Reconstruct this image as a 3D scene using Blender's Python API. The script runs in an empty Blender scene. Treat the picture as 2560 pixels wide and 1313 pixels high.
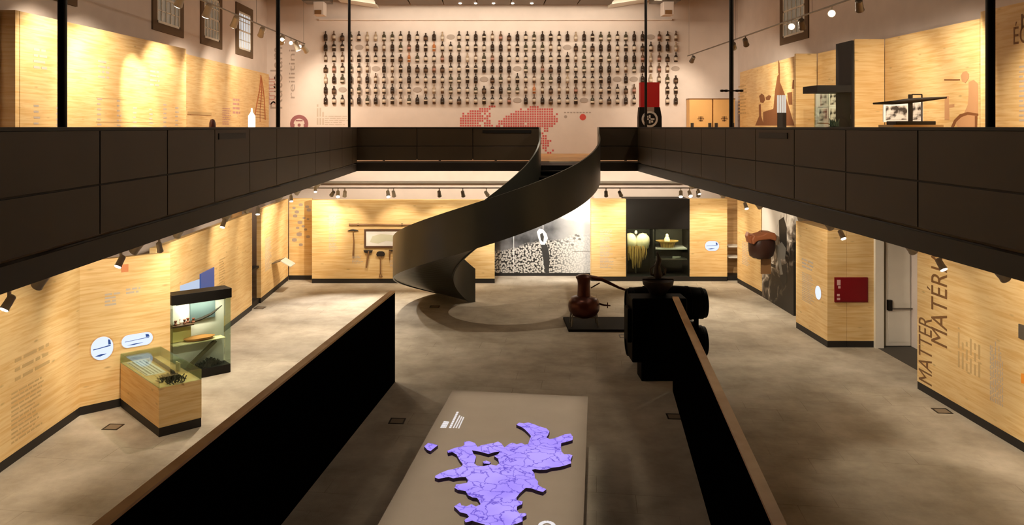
import bpy, bmesh, math, random
from mathutils import Vector, Matrix
random.seed(7)
PI = math.pi
SC = bpy.context.scene
C = SC.collection

# ------------------------------------------------------------------ camera
F, CX, CY, EYE = 2000.0, 1210.0, 318.0, 5.7
cam = bpy.data.cameras.new('camera')
cam.sensor_width = 36.0
cam.lens = F * 36.0 / 2560.0
cam.shift_x = (1280.0 - CX) / 2560.0
cam.shift_y = -(656.5 - CY) / 2560.0
cam.clip_end = 200
camo = bpy.data.objects.new('camera', cam)
C.objects.link(camo)
camo.location = (0, 0, EYE)
camo.rotation_euler = (PI / 2, 0, 0)
SC.camera = camo

# ------------------------------------------------------------------ world, exposure
w = bpy.data.worlds.new('world')
SC.world = w
w.use_nodes = True
w.node_tree.nodes['Background'].inputs[0].default_value = (0.9, 0.72, 0.5, 1)
w.node_tree.nodes['Background'].inputs[1].default_value = 0.006
vs = SC.view_settings
vs.view_transform = 'Standard'
vs.look = 'None'
vs.exposure = 0.0
vs.gamma = 1.0
vs.use_curve_mapping = False
SC.cycles.use_denoising = True
SC.cycles.max_bounces = 6
SC.cycles.transparent_max_bounces = 12
SC.cycles.sample_clamp_indirect = 4.0

WARM = (1.0, 0.85, 0.65)
NEUT = (1.0, 0.93, 0.85)

# large bare area lights added to wash the upper walls
def area(loc, rot, sx, sy, power, col=WARM):
    l = bpy.data.lights.new('added_area_light', 'AREA')
    l.shape = 'RECTANGLE'; l.size = sx; l.size_y = sy; l.energy = power; l.color = col
    o = bpy.data.objects.new('added_area_light', l)
    C.objects.link(o); o.location = loc; o.rotation_euler = rot
    return o
LOW = 1.0
area((0.6, 31.0, 10.7), (math.radians(62), 0, 0), 11, 0.6, 330)            # towards the bottle wall
area((-6.0, 23.0, 10.9), (0, math.radians(-78), 0), 0.5, 20, 330)         # towards the left wall
area((7.4, 23.0, 10.9), (0, math.radians(78), 0), 0.5, 20, 360)           # towards the right wall

# ------------------------------------------------------------------ helpers
def at(px, py, Y=None, Z=None):
    if Y is None:
        Y = F * (EYE - Z) / (py - CY)
    return Vector(((px - CX) * Y / F, Y, EYE - (py - CY) * Y / F))

def lin(r, g, b):
    f = lambda c: (c / 255) / 12.92 if c <= 10 else (((c / 255) + 0.055) / 1.055) ** 2.4
    return (f(r), f(g), f(b), 1)

class MB:
    def __init__(s):
        s.v = []; s.f = []; s.m = []
    def add(s, vs, fs, m=0):
        k = len(s.v); s.v += [tuple(x) for x in vs]
        for f in fs:
            s.f.append(tuple(i + k for i in f)); s.m.append(m)
        return s
    def box(s, x0, x1, y0, y1, z0, z1, m=0):
        vs = [(x, y, z) for z in (z0, z1) for y in (y0, y1) for x in (x0, x1)]
        return s.add(vs, [(0, 2, 3, 1), (4, 5, 7, 6), (0, 1, 5, 4), (2, 6, 7, 3), (0, 4, 6, 2), (1, 3, 7, 5)], m)
    def xbox(s, M, dx, dy, dz, m=0):
        vs = [M @ Vector((x * dx / 2, y * dy / 2, z * dz / 2)) for z in (-1, 1) for y in (-1, 1) for x in (-1, 1)]
        return s.add(vs, [(0, 2, 3, 1), (4, 5, 7, 6), (0, 1, 5, 4), (2, 6, 7, 3), (0, 4, 6, 2), (1, 3, 7, 5)], m)
    def bar(s, a, b, wx, wy, m=0):
        a = Vector(a); b = Vector(b); d = b - a
        q = d.to_track_quat('Z', 'Y').to_matrix().to_4x4()
        return s.xbox(Matrix.Translation((a + b) / 2) @ q, wx, wy, d.length, m)
    def tube(s, pts, r, n=10, m=0, caps=True):
        pts = [Vector(p) for p in pts]; rs = r if isinstance(r, (list, tuple)) else [r] * len(pts)
        k = len(s.v); prev = None
        for i, p in enumerate(pts):
            d = (pts[min(i + 1, len(pts) - 1)] - pts[max(i - 1, 0)]).normalized()
            if prev is None:
                u = d.cross(Vector((0, 0, 1)))
                if u.length < 1e-3: u = d.cross(Vector((1, 0, 0)))
            else:
                u = prev - d * prev.dot(d)
            u.normalize(); prev = u; v = d.cross(u)
            for j in range(n):
                a = 2 * PI * j / n
                s.v.append(tuple(p + (u * math.cos(a) + v * math.sin(a)) * rs[i]))
        for i in range(len(pts) - 1):
            for j in range(n):
                s.f.append((k + i * n + j, k + i * n + (j + 1) % n, k + (i + 1) * n + (j + 1) % n, k + (i + 1) * n + j)); s.m.append(m)
        if caps:
            s.f.append(tuple(k + j for j in range(n))[::-1]); s.m.append(m)
            e = k + (len(pts) - 1) * n
            s.f.append(tuple(e + j for j in range(n))); s.m.append(m)
        return s
    def lathe(s, prof, c=(0, 0, 0), n=20, m=0, axis='Z', ms=None, sy=1.0):
        k = len(s.v)
        for (r, h) in prof:
            for j in range(n):
                a = 2 * PI * j / n
                x, y = r * math.cos(a), r * math.sin(a) * sy
                p = (x, y, h) if axis == 'Z' else ((h, x, y) if axis == 'X' else (x, h, y))
                s.v.append((p[0] + c[0], p[1] + c[1], p[2] + c[2]))
        for i in range(len(prof) - 1):
            for j in range(n):
                s.f.append((k + i * n + j, k + i * n + (j + 1) % n, k + (i + 1) * n + (j + 1) % n, k + (i + 1) * n + j))
                s.m.append(ms[i] if ms else m)
        s.f.append(tuple(k + j for j in range(n))[::-1]); s.m.append(ms[0] if ms else m)
        e = k + (len(prof) - 1) * n
        s.f.append(tuple(e + j for j in range(n))); s.m.append(ms[-1] if ms else m)
        return s
    def plate(s, pts, y0, y1, m=0):
        """outline in x,z given a thickness along y (front at y0)"""
        n = len(pts); k = len(s.v)
        s.v += [(x, y0, z) for x, z in pts] + [(x, y1, z) for x, z in pts]
        s.f.append(tuple(range(k, k + n))); s.m.append(m)
        s.f.append(tuple(range(k + n, k + 2 * n))[::-1]); s.m.append(m)
        for i in range(n):
            j = (i + 1) % n
            s.f.append((k + i, k + n + i, k + n + j, k + j)); s.m.append(m)
        return s
    def build(s, name, mats, parent=None, loc=None, rotz=None, smooth=False, bevel=0):
        me = bpy.data.meshes.new(name)
        me.from_pydata(s.v, [], s.f)
        mats = mats if isinstance(mats, (list, tuple)) else [mats]
        for m in mats: me.materials.append(m)
        me.polygons.foreach_set('material_index', s.m)
        bm = bmesh.new(); bm.from_mesh(me); bmesh.ops.recalc_face_normals(bm, faces=bm.faces); bm.to_mesh(me); bm.free()
        if smooth:
            me.polygons.foreach_set('use_smooth', [True] * len(me.polygons))
            try: me.set_sharp_from_angle(angle=math.radians(40))
            except Exception: pass
        o = bpy.data.objects.new(name, me); C.objects.link(o)
        if parent: o.parent = parent
        if loc is not None: o.location = loc
        if rotz is not None: o.rotation_euler = (0, 0, rotz)
        if bevel:
            b = o.modifiers.new('bevel', 'BEVEL'); b.width = bevel; b.segments = 2; b.limit_method = 'ANGLE'
        return o

def empty(name, loc, rotz=0.0, label=None, cat=None, group=None):
    o = bpy.data.objects.new(name, None); C.objects.link(o)
    o.empty_display_size = 0.2
    o.location = loc; o.rotation_euler = (0, 0, rotz)
    if label: o['label'] = label
    if cat: o['category'] = cat
    if group: o['group'] = group
    return o
def tag(o, label, cat, group=None):
    o['label'] = label; o['category'] = cat
    if group: o['group'] = group
    return o
def struct(o, label=None):
    o['kind'] = 'structure'
    if label: o['label'] = label
    return o

# ------------------------------------------------------------------ materials
def mat(name, col, rough=0.6, metal=0.0, emis=None, estr=0.0, spec=0.5):
    m = bpy.data.materials.new(name); m.use_nodes = True
    nt = m.node_tree; b = nt.nodes['Principled BSDF']
    b.inputs['Base Color'].default_value = col
    b.inputs['Roughness'].default_value = rough
    b.inputs['Metallic'].default_value = metal
    b.inputs['Specular IOR Level'].default_value = spec
    if emis:
        b.inputs['Emission Color'].default_value = emis
        b.inputs['Emission Strength'].default_value = estr
    else:
        # light mottling so that no surface is perfectly flat
        g = nt.nodes.new('ShaderNodeNewGeometry')
        n = nt.nodes.new('ShaderNodeTexNoise'); n.inputs['Scale'].default_value = 1.7; n.inputs['Detail'].default_value = 3
        nt.links.new(g.outputs['Position'], n.inputs['Vector'])
        r = nt.nodes.new('ShaderNodeValToRGB')
        r.color_ramp.elements[0].position = 0.3; r.color_ramp.elements[1].position = 0.7
        r.color_ramp.elements[0].color = tuple(c * 0.95 for c in col[:3]) + (1,)
        r.color_ramp.elements[1].color = tuple(min(1, c * 1.03) for c in col[:3]) + (1,)
        nt.links.new(n.outputs['Fac'], r.inputs['Fac']); nt.links.new(r.outputs['Color'], b.inputs['Base Color'])
    return m

def wood_mat(name, base, dark, rough=0.45, knots=True):
    m = bpy.data.materials.new(name); m.use_nodes = True
    nt = m.node_tree; N = nt.nodes; L = nt.links; b = N['Principled BSDF']
    b.inputs['Roughness'].default_value = rough
    b.inputs['Specular IOR Level'].default_value = 0.35
    g = N.new('ShaderNodeNewGeometry')
    mp = N.new('ShaderNodeMapping'); mp.inputs['Scale'].default_value = (0.55, 0.55, 9.0)
    L.new(g.outputs['Position'], mp.inputs['Vector'])
    n1 = N.new('ShaderNodeTexNoise'); n1.inputs['Scale'].default_value = 2.2; n1.inputs['Detail'].default_value = 7; n1.inputs['Distortion'].default_value = 0.6
    L.new(mp.outputs[0], n1.inputs['Vector'])
    r1 = N.new('ShaderNodeValToRGB')
    r1.color_ramp.elements[0].position = 0.34; r1.color_ramp.elements[0].color = dark
    r1.color_ramp.elements[1].position = 0.60; r1.color_ramp.elements[1].color = base
    L.new(n1.outputs['Fac'], r1.inputs['Fac'])
    col = r1.outputs['Color']
    n2 = N.new('ShaderNodeTexNoise'); n2.inputs['Scale'].default_value = 0.7; n2.inputs['Detail'].default_value = 2
    L.new(g.outputs['Position'], n2.inputs['Vector'])
    mx0 = N.new('ShaderNodeMix'); mx0.data_type = 'RGBA'; mx0.blend_type = 'MULTIPLY'; mx0.inputs[0].default_value = 0.35
    r0 = N.new('ShaderNodeValToRGB'); r0.color_ramp.elements[0].position = 0.35; r0.color_ramp.elements[1].position = 0.65
    r0.color_ramp.elements[0].color = (0.62, 0.52, 0.42, 1)
    L.new(n2.outputs['Fac'], r0.inputs['Fac']); L.new(col, mx0.inputs[6]); L.new(r0.outputs['Color'], mx0.inputs[7])
    col = mx0.outputs[2]
    if knots:
        mp2 = N.new('ShaderNodeMapping'); mp2.inputs['Scale'].default_value = (1.5, 1.5, 4.6)
        L.new(g.outputs['Position'], mp2.inputs['Vector'])
        vo = N.new('ShaderNodeTexVoronoi'); vo.inputs['Scale'].default_value = 1.0
        L.new(mp2.outputs[0], vo.inputs['Vector'])
        r2 = N.new('ShaderNodeValToRGB')
        r2.color_ramp.elements[0].position = 0.035; r2.color_ramp.elements[0].color = (1, 1, 1, 1)
        r2.color_ramp.elements[1].position = 0.13; r2.color_ramp.elements[1].color = (0, 0, 0, 1)
        L.new(vo.outputs['Distance'], r2.inputs['Fac'])
        mx = N.new('ShaderNodeMix'); mx.data_type = 'RGBA'
        mm = N.new('ShaderNodeMath'); mm.operation = 'MULTIPLY'; mm.inputs[1].default_value = 0.65
        L.new(r2.outputs['Color'], mm.inputs[0]); L.new(mm.outputs[0], mx.inputs[0])
        L.new(col, mx.inputs[6]); mx.inputs[7].default_value = tuple(c * 0.55 for c in dark[:3]) + (1,)
        col = mx.outputs[2]
    L.new(col, b.inputs['Base Color'])
    return m

def carpet_mat():
    m = bpy.data.materials.new('carpet'); m.use_nodes = True
    nt = m.node_tree; N = nt.nodes; L = nt.links; b = N['Principled BSDF']
    b.inputs['Roughness'].default_value = 0.92; b.inputs['Specular IOR Level'].default_value = 0.2
    g = N.new('ShaderNodeNewGeometry')
    n1 = N.new('ShaderNodeTexNoise'); n1.inputs['Scale'].default_value = 1.1; n1.inputs['Detail'].default_value = 9; n1.inputs['Roughness'].default_value = 0.65
    L.new(g.outputs['Position'], n1.inputs['Vector'])
    r = N.new('ShaderNodeValToRGB')
    r.color_ramp.elements[0].position = 0.32; r.color_ramp.elements[0].color = lin(152, 142, 126)
    r.color_ramp.elements[1].position = 0.68; r.color_ramp.elements[1].color = lin(188, 178, 162)
    L.new(n1.outputs['Fac'], r.inputs['Fac'])
    n3 = N.new('ShaderNodeTexNoise'); n3.inputs['Scale'].default_value = 60; n3.inputs['Detail'].default_value = 2
    L.new(g.outputs['Position'], n3.inputs['Vector'])
    # tile joints, broken up by noise
    br = N.new('ShaderNodeTexBrick'); br.inputs['Scale'].default_value = 1.0
    br.inputs['Brick Width'].default_value = 1.2; br.inputs['Row Height'].default_value = 0.6
    br.inputs['Mortar Size'].default_value = 0.006; br.inputs['Mortar Smooth'].default_value = 0.3
    br.inputs['Color1'].default_value = (1, 1, 1, 1); br.inputs['Color2'].default_value = (0.93, 0.93, 0.93, 1); br.inputs['Mortar'].default_value = (0.62, 0.6, 0.57, 1)
    mp = N.new('ShaderNodeMapping'); mp.inputs['Rotation'].default_value = (0, 0, math.radians(8))
    L.new(g.outputs['Position'], mp.inputs['Vector']); L.new(mp.outputs[0], br.inputs['Vector'])
    n2 = N.new('ShaderNodeTexNoise'); n2.inputs['Scale'].default_value = 0.45
    L.new(g.outputs['Position'], n2.inputs['Vector'])
    r2 = N.new('ShaderNodeValToRGB'); r2.color_ramp.elements[0].position = 0.48; r2.color_ramp.elements[1].position = 0.62
    L.new(n2.outputs['Fac'], r2.inputs['Fac'])
    mx = N.new('ShaderNodeMix'); mx.data_type = 'RGBA'; mx.blend_type = 'MULTIPLY'
    L.new(r2.outputs['Color'], mx.inputs[0]); L.new(r.outputs['Color'], mx.inputs[6]); L.new(br.outputs['Color'], mx.inputs[7])
    L.new(mx.outputs[2], b.inputs['Base Color'])
    bp = N.new('ShaderNodeBump'); bp.inputs['Strength'].default_value = 0.25; bp.inputs['Distance'].default_value = 0.01
    L.new(n3.outputs['Fac'], bp.inputs['Height']); L.new(bp.outputs[0], b.inputs['Normal'])
    return m

def glass_mat(name, tint=(0.86, 0.93, 0.88), refl=0.5):
    m = bpy.data.materials.new(name); m.use_nodes = True
    nt = m.node_tree; N = nt.nodes; L = nt.links
    N.remove(N['Principled BSDF'])
    t = N.new('ShaderNodeBsdfTransparent'); t.inputs[0].default_value = tint + (1,)
    g = N.new('ShaderNodeBsdfGlossy'); g.inputs['Roughness'].default_value = 0.03
    fr = N.new('ShaderNodeFresnel'); fr.inputs[0].default_value = 1.45
    mu = N.new('ShaderNodeMath'); mu.operation = 'MULTIPLY'; mu.inputs[1].default_value = refl
    mx = N.new('ShaderNodeMixShader')
    L.new(fr.outputs[0], mu.inputs[0]); L.new(mu.outputs[0], mx.inputs[0]); L.new(t.outputs[0], mx.inputs[1]); L.new(g.outputs[0], mx.inputs[2])
    L.new(mx.outputs[0], N['Material Output'].inputs['Surface'])
    return m

def ramp_pic(name, build):
    m = bpy.data.materials.new(name); m.use_nodes = True
    nt = m.node_tree; b = nt.nodes['Principled BSDF']; b.inputs['Roughness'].default_value = 0.5
    tc = nt.nodes.new('ShaderNodeTexCoord')
    out = build(nt.nodes, nt.links, tc.outputs['Object'])
    nt.links.new(out, b.inputs['Base Color'])
    return m

M = {}
M['wood'] = wood_mat('birch_ply', lin(240, 210, 154), lin(225, 184, 120))
M['wood_cap'] = wood_mat('oak_cap', lin(232, 194, 140), lin(206, 160, 104), knots=False)
M['carpet'] = carpet_mat()
M['plaster'] = mat('plaster', lin(222, 208, 200), 0.85)
M['ceil'] = mat('ceiling_paint', lin(206, 194, 178), 0.9)
M['ceil_dark'] = mat('dark_ceiling', lin(112, 94, 78), 0.9)
M['black'] = mat('black_paint', lin(14, 11, 9), 0.55, spec=.3)
M['panel'] = mat('railing_panel', lin(64, 52, 38), 0.55, spec=.3)
M['beam'] = mat('beam_paint', lin(34, 27, 20), 0.55, spec=.35)
M['stair'] = mat('stair_steel', lin(56, 55, 48), 0.34)
M['seam'] = mat('baseboard_black', lin(24, 19, 16), 0.6)
M['partition'] = mat('partition_black', lin(7, 6, 6), 0.9, spec=0.0)
M['metal'] = mat('grey_metal', lin(120, 112, 102), 0.4, 0.6)
M['white'] = mat('white_lacquer', lin(228, 222, 210), 0.4)
M['lampbody'] = mat('lamp_body', lin(200, 190, 172), 0.4)
M['lens'] = mat('lamp_lens', (1, 1, 1, 1), 0.5, emis=(1.0, 0.9, 0.75, 1), estr=14)
M['ink'] = mat('brown_ink', lin(122, 84, 44), 0.7)
M['ink_soft'] = mat('faded_ink', lin(198, 166, 116), 0.7)
M['ink_grey'] = mat('grey_ink', lin(172, 156, 146), 0.7)
M['ink_faint'] = mat('faint_ink', lin(196, 182, 168), 0.7)
M['ink_pink'] = mat('pink_ink', lin(200, 150, 140), 0.7)
M['ink_red'] = mat('red_ink', lin(204, 92, 92), 0.7)
M['red'] = mat('red_vinyl', lin(206, 18, 24), 0.5)
M['darkred'] = mat('dark_red_paint', lin(122, 10, 22), 0.35)
M['copper'] = mat('aged_copper', lin(74, 32, 18), 0.34, 0.6)
M['darkwood'] = mat('dark_wood', lin(78, 50, 32), 0.5)
M['midwood'] = mat('mid_wood', lin(132, 96, 60), 0.5)
M['iron'] = mat('dark_iron', lin(42, 34, 28), 0.5, 0.3)
M['cask'] = mat('black_cask', lin(4, 4, 4), 0.55, spec=.04)
M['glass'] = glass_mat('clear_glass')
M['paper'] = mat('paper', lin(232, 228, 222), 0.7)
M['straw'] = mat('straw', lin(196, 156, 84), 0.85)
M['wool'] = mat('cream_wool', lin(240, 226, 180), 0.9)
M['stone'] = mat('stone_surround', lin(104, 84, 62), 0.8)
M['screen'] = mat('lit_screen', (.05, .05, .05, 1), 0.3, emis=lin(214, 226, 248), estr=1.15)
M['screen_blue'] = mat('blue_screen', (0, 0, 0, 1), 0.3, emis=lin(52, 84, 150), estr=0.9)
M['tabletop'] = mat('grey_table', lin(162, 150, 138), 0.7, spec=.2)
M['pane_dim'] = mat('dim_pane', (0.2, 0.18, 0.15, 1), 0.2, emis=lin(118, 108, 92), estr=0.5)
M['pane_day'] = mat('day_pane', (0.3, 0.3, 0.3, 1), 0.2, emis=lin(196, 202, 208), estr=0.9)
M['copper_lit'] = mat('orange_lit_leather', lin(142, 82, 48), 0.55)  # orange light on the bag's top and left, put into the colour
M['floorlid'] = mat('floor_lid', lin(128, 112, 92), 0.7)

# ------------------------------------------------------------------ room shell
XL, XR, YB, YBL = -9.5, 11.1, 35.0, 30.9
ZM, ZS, ZC = 4.53, 4.21, 11.3
struct(MB().box(XL - .3, XR + .3, -4.3, YB + .3, -0.2, 0).build('floor', M['carpet']), 'grey beige carpet floor of the exhibition hall')
struct(MB().box(XL - .3, XL, -4.3, YB + .3, 0, ZC).build('wall_left', M['plaster']))
struct(MB().box(XR, XR + .3, -4.3, YB + .3, 0, ZC).build('wall_right', M['plaster']))
struct(MB().box(XL, XR, YB, YB + .3, ZM, ZC).build('wall_back', M['plaster']), 'white upper end wall covered in bottle pictures')
struct(MB().box(XL, XR, YBL, YBL + .3, 0, ZS).build('wall_back_lower', M['plaster']))
struct(MB().box(XL, XR, -4.3, -4, 0, ZC).build('wall_front', M['ceil_dark']))
struct(MB().box(XL - .3, XR + .3, -4.3, YB + .3, ZC, ZC + .2).build('ceiling', M['ceil_dark']))
struct(MB().box(-7.2, 8.2, YB - .12, YB, 10.36, 10.44).build('trim_1', M['plaster']))
struct(MB().box(-7.2, 7.7, YBL - .3, YBL, 3.55, 3.62).build('trim_2', M['metal']))

VX0, VX1, VY0, VY1 = -4.3, 5.2, 0.8, 27.1    # the void between the galleries
M['slabtop'] = wood_mat('gallery_floor', lin(206, 160, 104), lin(180, 130, 78), knots=False)
def slab(name, x0, x1, y0, y1):
    struct(MB().box(x0, x1, y0, y1, ZS + .02, ZM).build(name, [M['ceil']]))
slab('slab_left', XL, VX0 - .12, -4, YB); slab('slab_right', VX1 + .12, XR, -4, YB)
slab('slab_back', VX0 - .12, VX1 + .12, VY1 + .12, YB); slab('slab_front', VX0 - .12, VX1 + .12, -4, VY0)
struct(MB().box(XL, VX0 - .12, -4, YB, ZM, ZM + .012).build('floor_gallery_left', M['slabtop']))
struct(MB().box(VX1 + .12, XR, -4, YB, ZM, ZM + .012).build('floor_gallery_right', M['slabtop']))
struct(MB().box(VX0 - .12, VX1 + .12, VY1 + .12, YB, ZM, ZM + .012).build('floor_gallery_back', M['slabtop']))
struct(MB().box(VX0 - .12, VX0 - .0, VY0, VY1, ZS, 4.45).build('beam_left', M['beam']))
struct(MB().box(VX1, VX1 + .12, VY0, VY1, ZS, 4.45).build('beam_right', M['beam']))
struct(MB().box(VX0 - .12, VX1 + .12, VY1, VY1 + .12, ZS, 4.50).build('beam_back', M['beam']))

# ------------------------------------------------------------------ gallery railings
def railing(loc, rotz, spans, label, zb, flip=1, plates=()):
    r = empty('gallery_railing', loc, rotz, label, 'railing')
    for (a, b) in spans:
        MB().box(a + .012, b - .012, 0, .03, zb, 5.045).build('lower_panel', M['panel'], r, bevel=.004)
        MB().box(a + .012, b - .012, 0, .03, 5.065, 5.66).build('upper_panel', M['panel'], r, bevel=.004)
    a0, a1 = spans[0][0], spans[-1][1]
    MB().box(a0, a1, .03, .055, zb + .03, 5.66).build('backing', M['seam'], r)
    MB().box(a0, a1, -.01, .07, 5.66, 5.70).build('handrail', M['black'], r, bevel=.006)
    mb = MB()
    k = a0 + .95
    while k < a1:
        mb.box(k - .04, k + .04, .055, .10, 4.56, 5.6); k += 1.9
    mb.build('stanchion', M['black'], r)
    for (a, b) in plates:
        MB().box(a, b, -.014, 0, 5.50, 5.60).build('vent_plate', M['black'], r)
    return r
def spans(a, b, first, step=1.91):
    xs = [a]; k = first
    while k < b - .2:
        if k > a + .2: xs.append(k)
        k += step
    xs.append(b)
    return list(zip(xs[:-1], xs[1:]))
# left: local x runs away from the camera, local +y points out of the void
railing((VX0, 0, 0), PI / 2, spans(VY0, VY1 - .015, 1.32), 'dark brown panelled railing along the left gallery', 4.50,
        plates=[(12.95, 14.4)])
rr = railing((VX1, 0, 0), -PI / 2, [(-b, -a) for a, b in spans(VY0, VY1 - .015, 1.95)][::-1], 'dark brown panelled railing along the right gallery', 4.50,
        plates=[(-15.1, -13.7)])
railing((0, VY1, 0), 0, [(VX0 - .05, -2.27), (-2.27, -.38), (-.38, 1.87)], 'dark railing of the back gallery left of the stair head', 4.585,
        plates=[(-.05, 1.6)])
railing((0, VY1, 0), 0, [(3.86, 5.25)], 'short dark railing of the back gallery right of the stair head', 4.585)

# slender steel posts through both levels
for (px, x, names) in ((0, VX0 - .06, ('nearest the camera on the left gallery edge', 'in the middle of the left gallery edge', 'at the far left corner of the gallery')),
                       (1, VX1 + .06, ('nearest the camera on the right gallery edge', 'in the middle of the right gallery edge', 'at the far right corner of the gallery'))):
    for i, y in enumerate((8.5, 17.4, 26.6)):
        MBp = MB().tube([(0, 0, 0), (0, 0, ZC - ZM - .012)], .047, 16)
        p = MBp.build('post', M['black'], None, (x + (-.12 if px == 0 else .12), y, ZM + .012), smooth=True)
        tag(p, 'slender black steel post ' + names[i], 'post')
# cable clamp on the middle right post
c = MB()
for dx in (-.21, -.12, .12, .21): c.lathe([(.0, -.03), (.045, -.02), (.045, .02), (0, .03)], (dx, 0, 0), 10)
c.bar((-.24, 0, 0), (.24, 0, 0), .03, .03)
tag(c.build('cable_clamp', M['iron'], None, (VX1 + .18, 17.4 - .03, 6.49)), 'small black clamp with knobs across the middle right post', 'clamp')

# ------------------------------------------------------------------ spiral stair
SX, SY, RO, RI = 0.385, 24.9, 3.18, 1.36
def ztop(p):
    return 5.70 + (-.0133 * (p + 15)) if p < 0 else 5.50 - .0184 * p
def zbot(p, r=None):
    return max(0.004, ztop(p) - 1.25)
def spos(r, p):
    a = math.radians(p)
    return Vector((SX + r * math.cos(a), SY - r * math.sin(a), 0))
st = empty('spiral_stair', (SX, SY, 0), 0, 'dark steel spiral stair curving down from the back gallery', 'staircase')
def ribbon(r, start, p1, th=.05):
    mb = MB(); pts = []
    s0 = Vector(start); s1 = spos(r, 0)
    for t, zt in ((0, 5.70), (.3, 5.70), (.6, 5.67), (.8, 5.60)): pts.append((s0.lerp(s1, t), zt, zt - 1.23))
    n = 96
    for i in range(n + 1):
        p = p1 * i / n
        pts.append((spos(r, p), ztop(p), zbot(p)))
    rows = []
    for i, (q, zt, zb) in enumerate(pts):
        a = pts[max(0, i - 1)][0]; b = pts[min(len(pts) - 1, i + 1)][0]
        d = (b - a).normalized(); nrm = Vector((d.y, -d.x, 0)) * th / 2
        for s in (-1, 1):
            rows.append((q.x + nrm.x * s - SX, q.y + nrm.y * s - SY, zb)); rows.append((q.x + nrm.x * s - SX, q.y + nrm.y * s - SY, zt))
    fs = []
    for i in range(len(pts) - 1):
        k = i * 4; j = k + 4
        fs += [(k, j, j + 1, k + 1), (k + 2, k + 3, j + 3, j + 2), (k + 1, j + 1, j + 3, k + 3), (k, k + 2, j + 2, j)]
    e = (len(pts) - 1) * 4
    fs += [(0, 1, 3, 2), (e, e + 2, e + 3, e + 1)]
    return mb.add(rows, fs)
PE = 240
ribbon(RO, (3.86, VY1 - .02, 0), PE).build('outer_balustrade', M['stair'], st, smooth=True)
ribbon(RI, (1.87, VY1 - .02, 0), PE).build('inner_balustrade', M['stair'], st, smooth=True)
sf = MB(); n = 90; rows = []
for i in range(n + 1):
    p = 232 * i / n
    z = zbot(p) + .03
    for r in (RI + .02, RO - .02):
        q = spos(r, p); rows += [(q.x - SX, q.y - SY, z), (q.x - SX, q.y - SY, z + .04)]
fs = []
for i in range(n):
    k = i * 4; j = k + 4
    fs += [(k, k + 2, j + 2, j), (k + 1, j + 1, j + 3, k + 3), (k, j, j + 1, k + 1), (k + 2, k + 3, j + 3, j + 2)]
sf.add(rows, fs + [(0, 1, 3, 2), (4 * n, 4 * n + 2, 4 * n + 3, 4 * n + 1)]).build('soffit', M['stair'], st)
NT = 25
for i in range(NT):
    a0 = (PE - 2) * i / NT; a1 = (PE - 2) * (i + 1) / NT + 1.0
    zt = ZM - (ZM) * (i + 1) / (NT + 1)
    t = MB(); rows = []
    for k in range(4):
        p = a0 + (a1 - a0) * k / 3
        for r in (RI + .03, RO - .03):
            q = spos(r, p); rows += [(q.x - SX, q.y - SY, zt - .04), (q.x - SX, q.y - SY, zt)]
    fs = [(0, 1, 3, 2), (12, 14, 15, 13)]
    for k in range(3):
        a = k * 4; b = a + 4
        fs += [(a, a + 2, b + 2, b), (a + 1, b + 1, b + 3, a + 3), (a, b, b + 1, a + 1), (a + 2, a + 3, b + 3, b + 2)]
    t.add(rows, fs).build('tread', M['black'], st)
a, b = spos(RI + .03, 0), spos(RO - .03, 0)
ld = MB()
pl = [(1.9, VY1 - .02), (3.83, VY1 - .02), (b.x, b.y), (a.x, a.y)]
ld.add([(x - SX, y - SY, z) for z in (ZM - .16, ZM - .02) for x, y in pl], [(0, 1, 2, 3), (4, 7, 6, 5), (0, 4, 5, 1), (1, 5, 6, 2), (2, 6, 7, 3), (3, 7, 4, 0)])
ld.build('landing', M['black'], st)

# ------------------------------------------------------------------ panels with prints
def fit_text(s, parent, x0, x1, z0, z1, m, y=-.004, up=False, name='lettering', wt=.0):
    """flat printed letters fitted to a box of the board; up=True reads from the bottom to the top"""
    cu = bpy.data.curves.new('text', 'FONT'); cu.body = s; cu.size = 1.0; cu.offset = wt
    o = bpy.data.objects.new('text', cu); C.objects.link(o)
    dg = bpy.context.evaluated_depsgraph_get()
    me = bpy.data.meshes.new_from_object(o.evaluated_get(dg)); me.name = name
    bpy.data.objects.remove(o); bpy.data.curves.remove(cu)
    xs = [v.co.x for v in me.vertices]; ys = [v.co.y for v in me.vertices]
    ax, bx, ay, by = min(xs), max(xs), min(ys), max(ys)
    for v in me.vertices:
        f = (v.co.x - ax) / (bx - ax); h = (v.co.y - ay) / (by - ay)
        v.co = (x1 - h * (x1 - x0), y, z0 + f * (z1 - z0)) if up else (x0 + f * (x1 - x0), y, z0 + h * (z1 - z0))
    me.materials.clear(); me.materials.append(m)
    o = bpy.data.objects.new(name, me); C.objects.link(o); o.parent = parent
    return o
def lines(mb, x, z, wd, n, lh, th=None, rnd=random, ragged=.35, rot=False, y=-.003):
    """printed text too small to read: rows of word-long strokes"""
    th = th or lh * .42
    for i in range(n):
        c = 0.0; end = wd * (1 - ragged * rnd.random())
        while c < end:
            l = min(end - c, lh * (0.8 + 2.6 * rnd.random()))
            if l > lh * .3:
                if rot: mb.box(x + i * lh, x + i * lh + th, y, .001, z + c, z + c + l)
                else: mb.box(x + c, x + c + l, y, .001, z - i * lh - th, z - i * lh)
            c += l + lh * .45
    return mb
def board(name, cat, p0, p1, z0, z1, label, th=.14, m=None, base=True, group=None, face=0):
    p0 = Vector((p0[0], p0[1])); p1 = Vector((p1[0], p1[1])); d = p1 - p0; L_ = d.length
    r = empty(name, (p0.x, p0.y, z0), math.atan2(d.y, d.x), label, cat, group)
    b0 = .17 if base else 0.0
    MB().box(0, L_, 0, th, b0, z1 - z0).build('board', m or M['wood'], r)
    if base: MB().box(0, L_, .004, th - .004, 0, b0).build('plinth', M['seam'], r)
    return r, L_
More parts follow.
